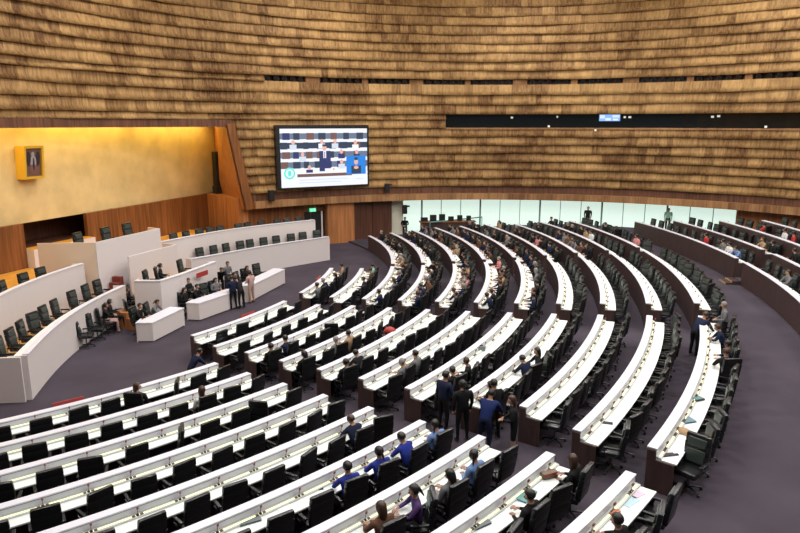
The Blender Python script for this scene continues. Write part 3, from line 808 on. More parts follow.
def bench(name, P, ztop, zlow, zdeck, label, cat='bench', group=None, smooth=True, mat_=None):
    Q = refine(P) if smooth else P
    m_ = Q[len(Q)//2]; root = empty(name, (*inv(*m_), zlow)); tag(root, label, cat, group)
    link('front_panel', rel(finish(sweep_ts(Q, rect(0, .08, zlow, ztop-.045)), 'p'), root), [mat_ or M['white_panel']], root)
    link('top', rel(finish(sweep_ts(Q, rect(-.03, .16, ztop-.045, ztop)), 't'), root), [M['white_top']], root)
    link('work_surface', rel(finish(sweep_ts(Q, [(.081, ztop-.26), (.60, ztop-.26), (.60, ztop-.22), (.081, ztop-.22)]), 'w'), root), [M['work_top']], root)
    for e in (0, -1):
        a = Q[e]; b = polyoff(Q, .6)[e]
        dirn = Vector((Q[0][0]-Q[1][0], Q[0][1]-Q[1][1])).normalized() if e == 0 else Vector((Q[-1][0]-Q[-2][0], Q[-1][1]-Q[-2][1])).normalized()
        bm = bmesh.new()
        c = [inv(*a), inv(*b), inv(b[0]+dirn.x*.05, b[1]+dirn.y*.05), inv(a[0]+dirn.x*.05, a[1]+dirn.y*.05)]
        zb = zlow if e == 0 else zlow
        lo = [bm.verts.new((*q, zb)) for q in c]; hi = [bm.verts.new((*q, ztop-.045)) for q in c]
        for k in range(4): bm.faces.new((lo[k], lo[(k+1) % 4], hi[(k+1) % 4], hi[k]))
        bm.faces.new(lo[::-1]); bm.faces.new(hi)
        link('end_panel', rel(finish(bm, 'e'), root), [mat_ or M['white_panel']], root)
    return root
def along(P, s_list):
    Q = refine(P, .1); out = []
    for s in s_list:
        k = min(range(len(Q)), key=lambda k: abs(Q[k][1]-s)); out.append(Q[k])
    return out
LL = [(18.55, -11.15), (17.2, -8.95), (16.1, -6.7), (15.3, -4.4), (14.85, -2.5)]
LR = [(13.95, 3.75), (14.35, 4.65), (15.5, 7.85), (16.45, 9.9), (18.05, 12.95)]
UL = [(16.3, -11.3), (14.8, -8.87), (14.05, -7.0), (13.5, -5.0), (13.2, -3.2)]
UR = [(12.6, 2.5), (12.8, 4.0), (13.55, 7.3), (14.9, 10.3), (16.8, 13.4)]
bench('lower_bench', LL, 1.6, 0, .75, 'long white curved lower bench at the left of the rostrum', 'bench', 'white curved rostrum benches')
bench('lower_bench', LR, 1.6, 0, .75, 'long white curved lower bench right of the clerks', 'bench', 'white curved rostrum benches')
bench('upper_bench', UL, 2.68, .76, 1.6, 'white curved upper bench at the left edge of the rostrum', 'bench', 'white curved rostrum benches')
bench('upper_bench', UR, 2.62, .76, 1.6, 'white curved upper bench on the right side of the rostrum', 'bench', 'white curved rostrum benches')
def deck(name, pts, z0, z1, side=None):
    return ts_poly(name, pts, z0, z1, side or M['white_panel'], True, M['orange_floor'])
deck('floor_deck_lower_left', polyoff(refine(LL), .1) + refine(UL)[::-1] , 0.0, .68)
deck('floor_deck_lower_right', polyoff(refine(LR), .1) + [(17.0, 13.6)] + refine(UR)[::-1], 0, .68)
deck('floor_deck_upper_left', polyoff(refine(UL), .1) + [(12.6, -3.9), (11.2, -3.9), (11.2, 0), (7.5, 0), (7.5, -.78), (TG+.4, -.78), (TG+.4, -13.5), (14.9, -12.0)], 0, 1.5)
deck('floor_deck_upper_right', polyoff(refine(UR), .1) + [(15.8, 14.2), (12.4, 13.0), (8.5, 12.9), (TG+.4, 12.9), (TG+.4, 3.6), (7.5, 3.6), (7.5, .05), (11.2, .05), (11.3, 1.9), (12.4, 1.9)], 0, 1.5)
# left end wall of the stepped seating
ts_poly('wall_bench_end', [(18.5, -11.36), (12, -14.3), (12, -14.4), (18.54, -11.43)], 0, 1.56, M['white_panel'], True)
# president's dais
def panel_run(pts, z0, z1, th=.09, mat_=None, name='p'):
    return finish(sweep_ts(pts, rect(0, th, z0, z1)), name)
root = empty('presiding_dais', (*inv(13, 0), 0)); tag(root, 'tall white presiding dais at the centre of the rostrum', 'dais')
link('front_panel', rel(panel_run([(13.55, -2.68), (13.55, 1.8)], 0, 3.58), root), [M['white_panel']], root)
link('side_panel', rel(finish(sweep_ts([(11.2, -3.8), (13.5, -2.72)], rect(0, .09, 0, 3.58)), 's'), root), [M['cream_panel']], root)
link('side_panel', rel(finish(sweep_ts([(13.46, 1.78), (12.7, 1.95)], rect(0, .08, 0, 3.58)), 's'), root), [M['cream_panel']], root)
o = ts_poly('platform', [(11.3, -3.6), (13.4, -2.6), (13.4, 1.75), (11.3, 1.75)], 0, 2.6, M['orange_floor']); rel(o.data, root); o.parent = root
link('work_surface', rel(finish(sweep_ts([(13.44, -2.55), (13.44, 1.7)], rect(0, .6, 3.36, 3.41)), 'w'), root), [M['work_top']], root)
deck('floor_threshold', [(TG+.05, -.74), (7.45, -.74), (7.45, 3.54), (TG+.05, 3.54)], 0, 2.5)
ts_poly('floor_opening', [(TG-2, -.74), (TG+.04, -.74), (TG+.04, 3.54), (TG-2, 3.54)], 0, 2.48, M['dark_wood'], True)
# screen panel behind the clerks' dais
root = empty('dais_partition', (*inv(14.45, 0), 0)); tag(root, 'white partition panel below the presiding dais, behind the two central chairs', 'partition')
link('panel', rel(panel_run([(14.5, -1.7), (14.55, 1.8)], 0, 2.78), root), [M['white_panel']], root)
link('side_panel', rel(finish(sweep_ts([(14.42, 1.84), (13.6, 1.9)], rect(0, .08, 0, 2.78)), 's'), root), [M['cream_panel']], root)
root = bench('secretary_desk', [(15.9, -3.02), (17.0, -2.62), (17.05, -1.2), (16.95, .6), (16.85, 1.9)], 2.02, 0, 1, 'white raised desk with two chairs in front of the presiding dais', 'desk', smooth=False)
deck('floor_deck_centre', [(14.55, -1.72), (15.85, -2.85), (16.9, -2.5), (16.75, 1.7), (14.6, 1.75)], 0, 1.0)
M['brick'] = mat('brick_red_carpet', (.20, .035, .025), .8)
# steps
def stairs(label, pts_z, m_, t0, t1, axis='s'):
    r = empty('steps', (*inv((t0+t1)/2, pts_z[0][0]), 0)); tag(r, label, 'steps')
    for a, b, z0, z1 in pts_z:
        q = [(t0, a), (t1, a), (t1, b), (t0, b)] if axis == 's' else [(a, t0), (b, t0), (b, t1), (a, t1)]
        o = ts_poly('tread', q, z0, z1, m_); rel(o.data, r); o.parent = r
stairs('red steps climbing to the presiding dais', [(-2.62+.22*k, -1.74, .76+.26*k, .76+.26*(k+1)) for k in range(4)], M['brick'], 13.62, 14.1)
stairs('amber wooden steps beside the raised central desk', [(15.4, 16.9-.4*k, .25*k, .25*(k+1)) for k in range(3)], M['pillar'], -3.95, -3.15, 't')
# clerks' desks
def clerk(P, label):
    root = empty('clerk_desk', (*inv(*P[1]), 0)); tag(root, label, 'desk', "white clerks' desks")
    link('front_panel', rel(finish(sweep_ts(P, rect(0, .06, .05, .82)), 'p'), root), [M['white_panel']], root)
    link('plinth', rel(finish(sweep_ts(P, rect(.03, .08, 0, .05)), 'p'), root), [M['desk_wood']], root)
    link('desk_top', rel(finish(sweep_ts(P, rect(-.02, .7, .82, .86)), 't'), root), [M['white_top']], root)
    for e in (0, -1):
        b = polyoff(P, .68)[e]; a = P[e]; q = P[1] if e == 0 else P[-2]
        d = Vector((q[0]-a[0], q[1]-a[1])).normalized()*.04
        o = ts_poly('side_panel', [a, b, (b[0]+d.x, b[1]+d.y), (a[0]+d.x, a[1]+d.y)], 0, .82, M['white_panel']); rel(o.data, root); o.parent = root
clerk([(17.75, -5.25), (18.4, -5.0), (18.2, -2.65)], "white clerks' desk at the left, nearest the row of black office chairs")
clerk([(17.75, -1.9), (18.38, -1.8), (18.78, 1.15)], "white clerks' desk in the middle with people behind it")
clerk([(18.82, 1.8), (18.72, 3.2), (18.52, 6.05)], "white clerks' desk at the right, next to the person in white")

# rostrum chairs and people
def face_out(t, s):                         # heading for something at (t, s) that looks at the members
    x, y = inv(t, s); hx, hy = RX-x, RY-y; return math.atan2(hy, hx)-PI/2
def ts_at(u, t, z):                         # s on the line t where column u falls, at height z
    best = min((abs(proj(*inv(t, s*.02), z)[0]-u), s*.02) for s in range(-700, 800)); return best[1]
grp = 'black chairs on the rostrum'
def bench_chairs(P, us, z, off, where):
    Q = polyoff(refine(P, .1), off)
    for k, u in enumerate(us):
        q = min(Q, key=lambda q: abs(proj(*inv(*q), z+1.0)[0]-u))
        j = refine(P, .1); put_chair(*inv(*q), z, face_out(*q)+random.gauss(0, .12), 'black chair, %s from the left %s' % (ORD[k+1], where), grp)
bench_chairs(LL, [9, 18.5, 29, 39, 50, 61, 78, 92, 103], .68, .88, 'behind the lower left bench')
bench_chairs(UL, [9, 29, 46], 1.5, .88, 'behind the upper left bench')
bench_chairs(LR, [203, 217, 229, 242, 253, 266, 278, 292, 305, 318], .68, .88, 'behind the lower right bench')
bench_chairs(UR, [177, 189, 202, 213, 223, 240, 251, 264, 279, 289, 301], 1.5, .88, 'behind the upper right bench')
for k, u in enumerate((84, 111, 132)):
    s = ts_at(u, 12.6, 3.6); put_chair(*inv(12.6, s), 2.6, face_out(12.6, s), 'black high-backed chair, %s from the left on the presiding dais' % ORD[k+1], grp).scale = (1.1, 1.1, 1.1)
for k, u in enumerate((149, 183)):
    s = ts_at(u, 15.6, 1.9); put_chair(*inv(15.75, s), 1.0, face_out(15.6, s)+.3, 'black chair at the raised central desk, %s one' % ('left', 'right')[k], grp)
    if k == 0: 
        person(*inv(15.75, s+.75), 1.0, face_out(15.6, s)+.5, 'lap', 'black', 'tail', 'black', 'person in black seated at the left of the raised central desk')
        put_chair(*inv(15.75, s+.75), 1.0, face_out(15.6, s)+.5, 'occupied black chair at the left of the raised central desk', grp)
def at(u, v, z=0): return px_floor(u, v, z)
side = [(87, 347, 0), (98, 340, 0), (107, 334, 1), (114, 329, 1), (120, 322, 0), (128, 316, 1), (136, 309, 1), (134, 325, 0)]
for k, (u, v, p) in enumerate(side):
    x, y = at(u, v); rz = -PI/2+AX+.9+random.gauss(0, .2)
    put_chair(x, y, 0, rz, '%sblack office chair, %s of the row in front of the lower left bench' % ('occupied ' if p else '', ORD[k+1]), 'office chairs on the open floor')
    if p: person(x, y, 0, rz, ('lap', 'turn', 'desk')[k % 3], 'black', ('short', 'long')[k % 2], 'black', 'person in black seated on the %s chair in front of the lower left bench' % ORD[k+1], None, 1, ('rose' if k == 2 else 'black'))
cl = [(17.15, -4.3, 1, 'black'), (17.2, -3.5, 1, 'grey'), (17.3, -1.3, 1, 'black'), (17.35, -.55, 1, 'black'), (17.4, .2, 0, ''), (17.5, .9, 1, 'grey'), (17.6, 2.3, 1, 'black'), (17.5, 3.1, 0, ''), (17.45, 3.9, 1, 'black'), (17.4, 5.2, 0, '')]
for k, (t, s, p, c) in enumerate(cl):
    rz = face_out(t, s)+random.gauss(0, .2); put_chair(*inv(t, s), 0, rz, "%sblack chair, %s from the left behind the clerks' desks" % ('occupied ' if p else '', ORD[k+1]), "chairs behind the clerks' desks")
    if p: person(*inv(t, s), 0, rz, ('desk', 'lean', 'lap')[k % 3], c, ('short', 'tail', 'long')[k % 3], 'black', "person in %s seated %s from the left behind the clerks' desks" % (c, ORD[k+1]))
def stand(u, v, z, heading, pose, top, st, hr, label, legs='black', sc=1.0, face=False):
    for _ in range(4 if z > .3 else 0):       # stand on the tier that is under the feet
        x, y = at(u, v, z); r_ = math.hypot(x-CX, y-CY); q = max([i for i in range(1, 12) if rr(i)+.03 <= r_] or [1]); z = fl(q)
    x, y = at(u, v, z); return person(x, y, z, math.radians(heading)-PI/2, pose, top, st, hr, label, None, sc, legs, face)
stand(189, 312, 0, -20, 'talk', 'black', 'short', 'black', "person in a dark suit standing between two clerks' desks")
x, y = inv(16.95, .1)
stand(205, 298, 0, -40, 'bend', 'black', 'short', 'black', "person in black leaning over the middle clerks' desk from behind")
stand(221, 295, 0, -60, 'bend', 'black', 'short', 'black', 'dark-suited person bending over papers behind the middle desk')
stand(228, 292, 0, -30, 'talk', 'grey', 'short', 'black', 'person in grey standing behind the middle desk')
stand(234, 309.5, 0, 130, 'talk', 'navy', 'short', 'black', 'person in navy standing at the outer end of the middle desk')
stand(242, 308.5, 0, 140, 'bend', 'black', 'short', 'black', 'person in black standing beside the navy suit, hands on desk')
stand(252, 303, 0, 150, 'skirt', 'rose', 'tail', 'black', 'person in a pale dress standing beside the dark-suited group', 'rose')
# people standing among the desks
F9 = fl(9); F8 = fl(8)
stand(443, 431, F8, 40, 'talk', 'navy', 'short', 'black', 'tall person in a dark suit standing at the near end of a central row', 'black', 1.03, True)
stand(462, 441, F8, 105, 'stand', 'black', 'tail', 'black', 'person in a black suit standing with back turned, centre of the group', 'black', 1.0)
stand(484, 452, F9, 60, 'bend', 'suit_blue', 'short', 'black', 'person in a blue suit leaning over the desk', 'navy', 1.0)
stand(494, 440, F9, 120, 'talk', 'black', 'short', 'black', 'person in black half hidden behind the blue suit', 'black', 1.0)
stand(513, 458, F9, 170, 'skirt', 'black', 'long', 'brown', 'person in a black dress with long brown hair standing in the aisle', 'black', .98)
stand(693, 356, fl(10), 20, 'bend', 'navy', 'short', 'brown', 'person in navy leaning on the aisle end of the outermost desk')
stand(722, 348, fl(11), 160, 'talk', 'grey', 'short', 'grey', 'grey-haired person standing at the outermost central row near the aisle')
stand(192, 392, 0, 40, 'bend', 'navy', 'short', 'black', 'person in navy at the aisle corner of the frontmost lower left desk', 'black', .94)
stand(587, 229, 1.0, -110, 'stand', 'black', 'short', 'black', 'person standing before the bright glass wall, left one')
stand(667, 231, 1.1, -110, 'stand', 'green', 'short', 'black', 'person in green standing before the bright glass wall, right one')
stand(405, 238, 0.0, -100, 'talk', 'black', 'short', 'black', 'operator in black beside the pale end of the back wall')

# ------------------------------------------------------------------ things on the walls
def wall_frame(u, z, inset):                # transform: origin on the wall, +Y into the room, +X to the right seen from inside
    a = room_angle(u); x, y = rp(RW-inset, a)
    m_ = Matrix.Translation((x, y, z)) @ Matrix.Rotation(math.radians(a)+PI/2, 4, 'Z'); return m_
# video screen
al, ar = room_angle(272), room_angle(367.5)
pl, pr = Vector((*rp(RW-.55, al), 0)), Vector((*rp(RW-.30, ar), 0))
W_ = (pr-pl).length; dirx = (pr-pl).normalized(); ang = math.atan2(dirx.y, dirx.x)
root = empty('video_screen', (*((pl+pr)/2).xy, 6.62), ang); tag(root, 'large video wall showing the debate, hung on the shingled wall', 'screen')
ZH = 4.55
bm = bmesh.new(); box(bm, -W_/2, W_/2, 0, .45, -ZH/2, ZH/2); link('housing', finish(bm, 'h', bevel=.02), [M['plastic']], root)
def flat(bm, x0, x1, z0, z1, y, mi):
    f = bm.faces.new([bm.verts.new(c) for c in ((x0, y, z0), (x1, y, z0), (x1, y, z1), (x0, y, z1))]); f.material_index = mi
def disc(bm, cx_, cz, rx_, rz_, y, mi, n=14):
    f = bm.faces.new([bm.verts.new((cx_+rx_*math.cos(2*PI*k/n), y, cz+rz_*math.sin(2*PI*k/n))) for k in range(n)]); f.material_index = mi
pm = [emit('scr_white', (.85, .88, .95), .95), emit('scr_dark', (.03, .05, .09), 1), emit('scr_brown', (.17, .09, .08), 1), emit('scr_skin', (.75, .42, .36), 1), emit('scr_navy', (.03, .04, .14), 1), emit('scr_blue', (.02, .22, .70), 1), emit('scr_teal', (.12, .75, .65), 1), emit('scr_pale', (.60, .68, .80), 1), emit('scr_mid', (.14, .18, .26), 1), emit('scr_logo', (.75, .95, .9), 1)]
w2, h2 = W_/2-.16, ZH/2-.14
bm = bmesh.new(); L0 = -w2+.12; h2 = h2-.12
flat(bm, L0, w2, -h2-.12, h2, -.010, 0)
rs = random.Random(5)
for r_, zz in enumerate((h2-.32, h2-.98, h2-1.65, h2-2.35)):
    flat(bm, L0, w2, zz-.42, zz, -.014, 8 if r_ != 1 else 1)
    x = L0+rs.uniform(0, .3)
    while x < w2-.5:
        flat(bm, x, x+rs.uniform(.35, .6), zz-.46, zz+.02, -.018, rs.choice((2, 1, 2, 1, 4))); x += rs.uniform(.8, 1.1)
for x, z in ((-2.4, 1.05), (-1.7, .2), (-1.2, -.75), (2.5, 1.0), (1.35, .35), (2.6, .3), (1.35, -.4), (.85, 1.1), (-.2, 1.1)):
    disc(bm, x, z, .13, .17, -.026, 3); flat(bm, x-.26, x+.26, z-.5, z-.15, -.022, rs.choice((0, 4, 7)))
flat(bm, -.42, .48, -1.05, .42, -.030, 4); flat(bm, -.10, .12, -.1, .42, -.034, 0); flat(bm, -.02, .04, -.1, .36, -.038, 2); disc(bm, 0, .66, .17, .23, -.038, 3); flat(bm, -.16, .16, .74, .90, -.040, 1); flat(bm, .0, .60, -1.05, -.85, -.038, 0); disc(bm, .7, -.92, .08, .08, -.040, 3)
flat(bm, L0, w2, -1.35, -1.12, -.042, 0); flat(bm, L0+1.2, w2-1.3, -1.42, -1.2, -.044, 2); flat(bm, L0, w2, -h2-.12, -1.42, -.046, 0)
flat(bm, L0+1.3, w2-1.6, -1.66, -1.60, -.048, 7); flat(bm, L0+1.3, w2-2.2, -1.86, -1.80, -.048, 7); flat(bm, w2-1.0, w2-.35, -1.72, -1.66, -.048, 7)
disc(bm, L0+.62, -1.12, .42, .42, -.052, 6, 24); disc(bm, L0+.62, -1.12, .30, .30, -.054, 9, 20); flat(bm, L0+.5, L0+.74, -1.3, -.95, -.056, 6)
flat(bm, w2-1.75, w2-.15, -1.35, .02, -.052, 5); disc(bm, w2-.95, -.42, .17, .22, -.056, 3); flat(bm, w2-1.35, w2-.55, -1.3, -.72, -.056, 1); disc(bm, w2-.95, -.85, .2, .12, -.058, 3); flat(bm, w2-1.08, w2-.82, -.3, -.1, -.060, 1)
me = bpy.data.meshes.new('pic'); bm.to_mesh(me); bm.free(); link('screen_picture', me, pm, root)
for k in range(0): pass
# framed portrait box on the gold wall
s0 = ts_at(31, TG+.3, 7.4)
root = empty('portrait_frame', (*inv(TG+.02, s0-.15), 7.0), AX+PI/2); tag(root, 'portrait in a deep gilt frame on the gold wall', 'picture')
goldf = mat('gilt_frame', (.72, .42, .03), .4); 
sh = Matrix.Identity(4)
def leanbox(x0, x1, z0, z1, y0, y1):        # box whose front leans out at the top
    bm = bmesh.new(); vs = box(bm, x0, x1, y0, y1, z0, z1)
    for v in bm.verts:
        if v.co.y < 0: v.co.y -= .28*(v.co.z)/1.0*.35
    return bm
FW, FH = .62, .86
for nm, q in (('frame', (-FW, -FW+.13, -FH, FH)), ('frame', (FW-.13, FW, -FH, FH)), ('frame', (-FW+.13, FW-.13, FH-.13, FH)), ('frame', (-FW+.13, FW-.13, -FH, -FH+.13))):
    link(nm, finish(leanbox(*q, -.62, -.001), 'f'), [goldf], root)
link('picture', finish(leanbox(-FW+.13, FW-.13, -FH+.13, FH-.13, -.52, -.02), 'p'), [mat('portrait_ground', (.16, .09, .06), .5)], root)
bm = bmesh.new()
for x, z, rx_, rz_, mi in ((0, .42, .10, .13, 0), (0, .05, .20, .30, 0), (0, -.35, .26, .25, 1), (-.28, .2, .13, .38, 2), (.3, .2, .12, .38, 2), (.02, -.1, .05, .35, 2)):
    vsn = len(bm.verts); disc(bm, x, z, rx_, rz_, -.53, mi)
for v in bm.verts: v.co.y -= .28*v.co.z*.35 + .004*0
for k, f in enumerate(bm.faces):
    for v in f.verts: v.co.y -= .004*(k+1)
me = bpy.data.meshes.new('fig'); bm.to_mesh(me); bm.free(); link('painted_figure', me, [mat('painted_grey', (.35, .32, .33), .5), mat('painted_brown', (.20, .09, .08), .5), mat('painted_dark', (.03, .02, .03), .5)], root)
root.rotation_euler.z = AX+PI/2+0.0
# loudspeakers on the fascia and in the recess
def speaker(u, z, label, sz=1.0, inset=.62):
    m_ = wall_frame(u, z, inset); r = empty('loudspeaker'); r.matrix_world = m_; tag(r, label, 'speaker')
    bm = bmesh.new(); box(bm, -.18*sz, .18*sz, -.12, .18, -.35*sz, .35*sz); link('cabinet', finish(bm, 'c', bevel=.02), [M['plastic']], r)
    bm = bmesh.new(); box(bm, -.15*sz, .15*sz, .18, .20, -.31*sz, .31*sz); link('grille', finish(bm, 'g'), [M['black']], r)
    bm = bmesh.new(); cyl(bm, (0, -.12, 0), (0, -.5*inset, .1), .03); box(bm, -.4*sz, -.18*sz, -.05, .08, .18*sz, .30*sz); link('bracket', finish(bm, 'b'), [M['plastic']], r)
speaker(264, 4.0, 'black loudspeaker on a bracket below the left corner of the video screen', 1.1)
speaker(384.5, 4.15, 'black loudspeaker on a bracket right of the video screen', 1.0)
speaker(405.5, 2.35, 'black loudspeaker on the pale wall beside the glass', 1.0, -.25)
r = empty('column_speaker', (*inv(TG+1.0, 15.95), 3.85), face_out(8, 15)); tag(r, 'tall black column loudspeaker at the right end of the gold wall', 'speaker')
bm = bmesh.new(); box(bm, -.32, .32, -.3, .3, .55, 3.1); link('cabinet', finish(bm, 'c', bevel=.03), [M['plastic']], r)
bm = bmesh.new(); box(bm, -.28, .28, .3, .33, .62, 3.0); link('grille', finish(bm, 'g'), [M['black']], r)
bm = bmesh.new(); box(bm, -.45, .4, -.35, .35, .0, .55); link('base_case', finish(bm, 'g', bevel=.03), [M['plastic']], r)
ts_poly('wall_speaker_ledge', [(6.95, 15.3), (10.95, 13.3), (11.3, 13.9), (8, 17.2), (6.95, 17.2)], 0, 3.84, M['pillar'], True)
# spotlights in the wall slot
gc = [286, 342, 389, 443.5, 490.5, 547, 597.5, 659, 714.5, 774]
bmS = bmesh.new(); cyl(bmS, (0, -.25, 0), (0, .10, 0), .15, .17, 14); meS = finish(bmS, 'can', True); meS.materials.append(M['plastic'])
bmS = bmesh.new(); cyl(bmS, (0, .101, 0), (0, .112, 0), .145, .145, 14); meL = finish(bmS, 'lens', True); meL.materials.append(M['dark_glass'])
for g_, u in enumerate(gc):
    a = room_angle(u)
    for q in range(-2, 3):
        da = math.degrees(.62/RW)
        x, y = rp(RW+.12, a-q*da); o = link('spotlight', meS, (), None, (x, y, 12.08), math.radians(a-q*da)+PI/2)
        tag(o, 'black round spotlight, %s of five in the %s cluster from the left' % (ORD[q+3], ORD[g_+1]), 'spotlight', 'spotlights in the high wall slot')
        l_ = link('lens', meL, (), o)
for g_ in range(len(gc)-1):
    a = room_angle(gc[g_]); b = room_angle(gc[g_+1]); h = math.degrees(1.62/RW)
    if abs(a-b) > 2*h+.3:
        structure(link('wall_slot_infill_%d' % (g_+1), ring_mesh('inf', RW+.02, RW+.4, 11.87, 12.27, b+h, a-h), [M['fascia']]))
# control room lights and monitor behind the long dark window
mm = wall_frame(609, 9.42, -.30); r = empty('monitor'); r.matrix_world = mm; tag(r, 'small bright monitor glowing in the dark control room window', 'monitor')
bm = bmesh.new(); box(bm, -.80, .80, -.03, .0, -.27, .27); link('casing', finish(bm, 'm'), [M['plastic']], r)
bm = bmesh.new()
for k in range(2):
    pass
f = bm.faces.new([bm.verts.new(c) for c in ((-.75, .006, -.24), (.75, .006, -.24), (.75, .006, .24), (-.75, .006, .24))])
link('display', finish(bm, 'd'), [emit('monitor_blue', (.25, .50, .95), 1.0)], r)
bm = bmesh.new()
for k, (a_, b_, c_, d_) in enumerate(((-.7, -.2, .02, .2), (-.1, .3, -.2, -.02), (.35, .7, -.05, .2), (-.6, -.25, -.2, -.06))):
    flat(bm, a_, b_, c_, d_, .012, 0)
me = bpy.data.meshes.new('w'); bm.to_mesh(me); bm.free(); link('window_tiles', me, [emit('monitor_white', (.8, .9, 1), .9)], r)
for k, (u, z, w__) in enumerate(((512, 9.45, .18), (557, 9.5, .12), (549, 8.78, .16), (596, 8.5, .14), (624, 9.46, .16), (629, 9.46, .2), (711, 9.46, .18), (717, 9.5, .2), (765, 8.78, .15))):
    mm = wall_frame(u, z, -.28 if z > 8.7 else .25); o = link('indicator_lamp', None)
    bpy.data.objects.remove(o)
    bm = bmesh.new(); box(bm, -w__/2, w__/2, -.03, .03, -.07, .07); me = finish(bm, 'l', bevel=.01); me.materials.append(mat('lamp_small_%d' % k, (.7, .7, .6), .5, emis=(.8, .8, .7), estr=.5))
    o = link('indicator_lamp', me); o.matrix_world = mm; tag(o, 'tiny pale light, %s from the left along the dark control window' % ORD[k+1], 'lamp', 'tiny lights at the control window')
# exit sign
mm = wall_frame(312, 2.62, -.35); r = empty('exit_sign'); r.matrix_world = mm; tag(r, 'small green exit sign over the back doors', 'sign')
bm = bmesh.new(); box(bm, -.25, .25, -.03, .03, -.13, .13); link('sign_box', finish(bm, 's'), [M['exit']], r)
bm = bmesh.new()
flat(bm, -.16, -.10, -.08, .08, .036, 0); flat(bm, -.10, -.02, .05, .08, .036, 0); flat(bm, .02, .16, -.02, .03, .036, 0)
me = bpy.data.meshes.new('p'); bm.to_mesh(me); bm.free(); link('pictogram', me, [emit('exit_white', (.8, 1, .9), 1)], r)
bm = bmesh.new(); cyl(bm, (0, 0, .13), (0, 0, .55), .015); link('hanger', finish(bm, 'h'), [M['plastic']], r)
# doors in the back wall
def wall_slab(name, u0, u1, z0, z1, R0, R1, m_, st=True):
    o = link(name, ring_mesh('s', R0, R1, z0, z1, room_angle(u1), room_angle(u0), 1.5), [m_]); structure(o); return o
wall_slab('door_1', 304, 310, 0, 2.5, RW+.42, RW+.5, M['black']); wall_slab('door_2', 311, 324, 0, 2.5, RW+.42, RW+.5, M['black'])
wall_slab('trim_8', 320.5, 322, 0, 2.5, RW+.36, RW+.42, M['white_panel'])
wall_slab('wall_pier', 325, 352.5, 0, 3.15, RW-.1, RW+.45, M['pillar'])
wall_slab('door_3', 353, 372.5, 0, 3.15, RW+.3, RW+.49, M['dark_wood']); wall_slab('door_4', 373, 392.5, 0, 3.15, RW+.3, RW+.49, M['dark_wood'])
# equipment desk and handrail by the glass
x, y = rp(RW-1.3, room_angle(446)); r = empty('equipment_desk', (x, y, fl(7)+.3), room_angle(446)/57.3-PI/2); tag(r, 'dark equipment desk with broadcast gear in front of the glass wall', 'desk')
bm = bmesh.new(); box(bm, -2.2, 2.2, -.4, .4, .68, .76); link('desk_top', finish(bm, 't'), [M['wainscot']], r)
bm = bmesh.new(); box(bm, -2.1, 2.1, -.35, .35, -.3, .68); link('cabinet', finish(bm, 't'), [M['desk_wood']], r)
for k in range(6):
    bm = bmesh.new(); h = random.uniform(.25, .55); box(bm, -2.1+.72*k, -1.55+.68*k, -.12, .12, .77, .77+h); link('monitor', finish(bm, 't', bevel=.02), [M['plastic']], r)
r = empty('handrail', (*px_floor(430, 222, 1.6), 0)); tag(r, 'low pale green handrail in front of the equipment desk', 'rail')
a_ = Vector((*px_floor(430, 222.5, 1.6), 1.6)); b_ = Vector((*px_floor(482, 217, 1.6), 1.6))
bm = bmesh.new(); cyl(bm, a_, b_, .05); link('rail', rel(finish(bm, 'r'), r), [M['teal']], r)
for q in range(5):
    c_ = a_.lerp(b_, q/4); bm = bmesh.new(); cyl(bm, (c_.x, c_.y, .45), c_, .03); link('post', rel(finish(bm, 'r'), r), [M['teal']], r)
# step lights / stairs in the gap of the raised rows
x, y = pol(ER[0]+.1, -6.4)
r = empty('aisle_steps', (*pol(ER[0]-.3, -6.4), fl(11)), math.radians(-6.4)); tag(r, 'short pale-edged steps up to the raised outer seating', 'steps')
for k in range(2):
    bm = bmesh.new(); box(bm, -.38+.3*k, .28, -.45, .45, .005+.09*k, .09*(k+1)); link('tread', finish(bm, 't'), [M['desk_wood']], r)
    bm = bmesh.new(); box(bm, -.395+.3*k, -.38+.3*k, -.45, .45, .01+.09*k, .09*(k+1)); link('nosing', finish(bm, 't'), [M['tan']], r)

# ------------------------------------------------------------------ things lying on the desks
def lay(name, u, v, z, parts, label, cat, rz=0, group=None):
    x, y = px_floor(u, v, z)
    if len(parts) == 1:
        me, m_ = parts[0][1], parts[0][2]; o = link(name, me, [m_], None, (x, y, z), rz); return tag(o, label, cat, group)
    r = empty(name, (x, y, z), rz); tag(r, label, cat, group)
    for nm, me, m_ in parts: link(nm, me, [m_], r)
    return r
def bx(x0, x1, y0, y1, z0, z1, bev=.004):
    bm = bmesh.new(); box(bm, x0, x1, y0, y1, z0, z1); return finish(bm, 'b', bevel=bev)
D = lambda i: fl(i)+.768
def sheet(w=.21, h=.30): return bx(-w/2, w/2, -h/2, h/2, 0, .006, .001)
def folder(w=.34, h=.26):
    bm = bmesh.new(); box(bm, -w/2, w/2, -h/2, h/2, 0, .012); box(bm, -w/2, -w/2+.01, -h/2, h/2, .012, .03); box(bm, -w/2, w/2, -h/2, h/2, .03, .038); return finish(bm, 'f', bevel=.002)
lay('folder', 476, 524, D(10), [('folder', folder(.5, .32), M['grey'])], 'slate grey folder lying on the lit desk at the bottom edge', 'folder', .6)
lay('folder', 526, 496, D(10), [('folder', folder(.5, .26), M['teal'])], 'teal folder on the desk beside the person with hand at chin', 'folder', .9)
lay('handbag', 549, 477, D(10), [('bag', bx(-.19, .19, -.08, .08, 0, .13, .03), M['mic_base']), ('flap', bx(-.17, .17, -.086, -.079, .05, .13, .002), M['red_brown'])], 'red-brown leather handbag near the aisle end of the lower desk', 'bag', .4)
lay('paper_sheet', 627, 500, D(11), [('s', sheet(.42, .34), M['paper_blue'])], 'pale blue papers on the lowest desk', 'paper', .7)
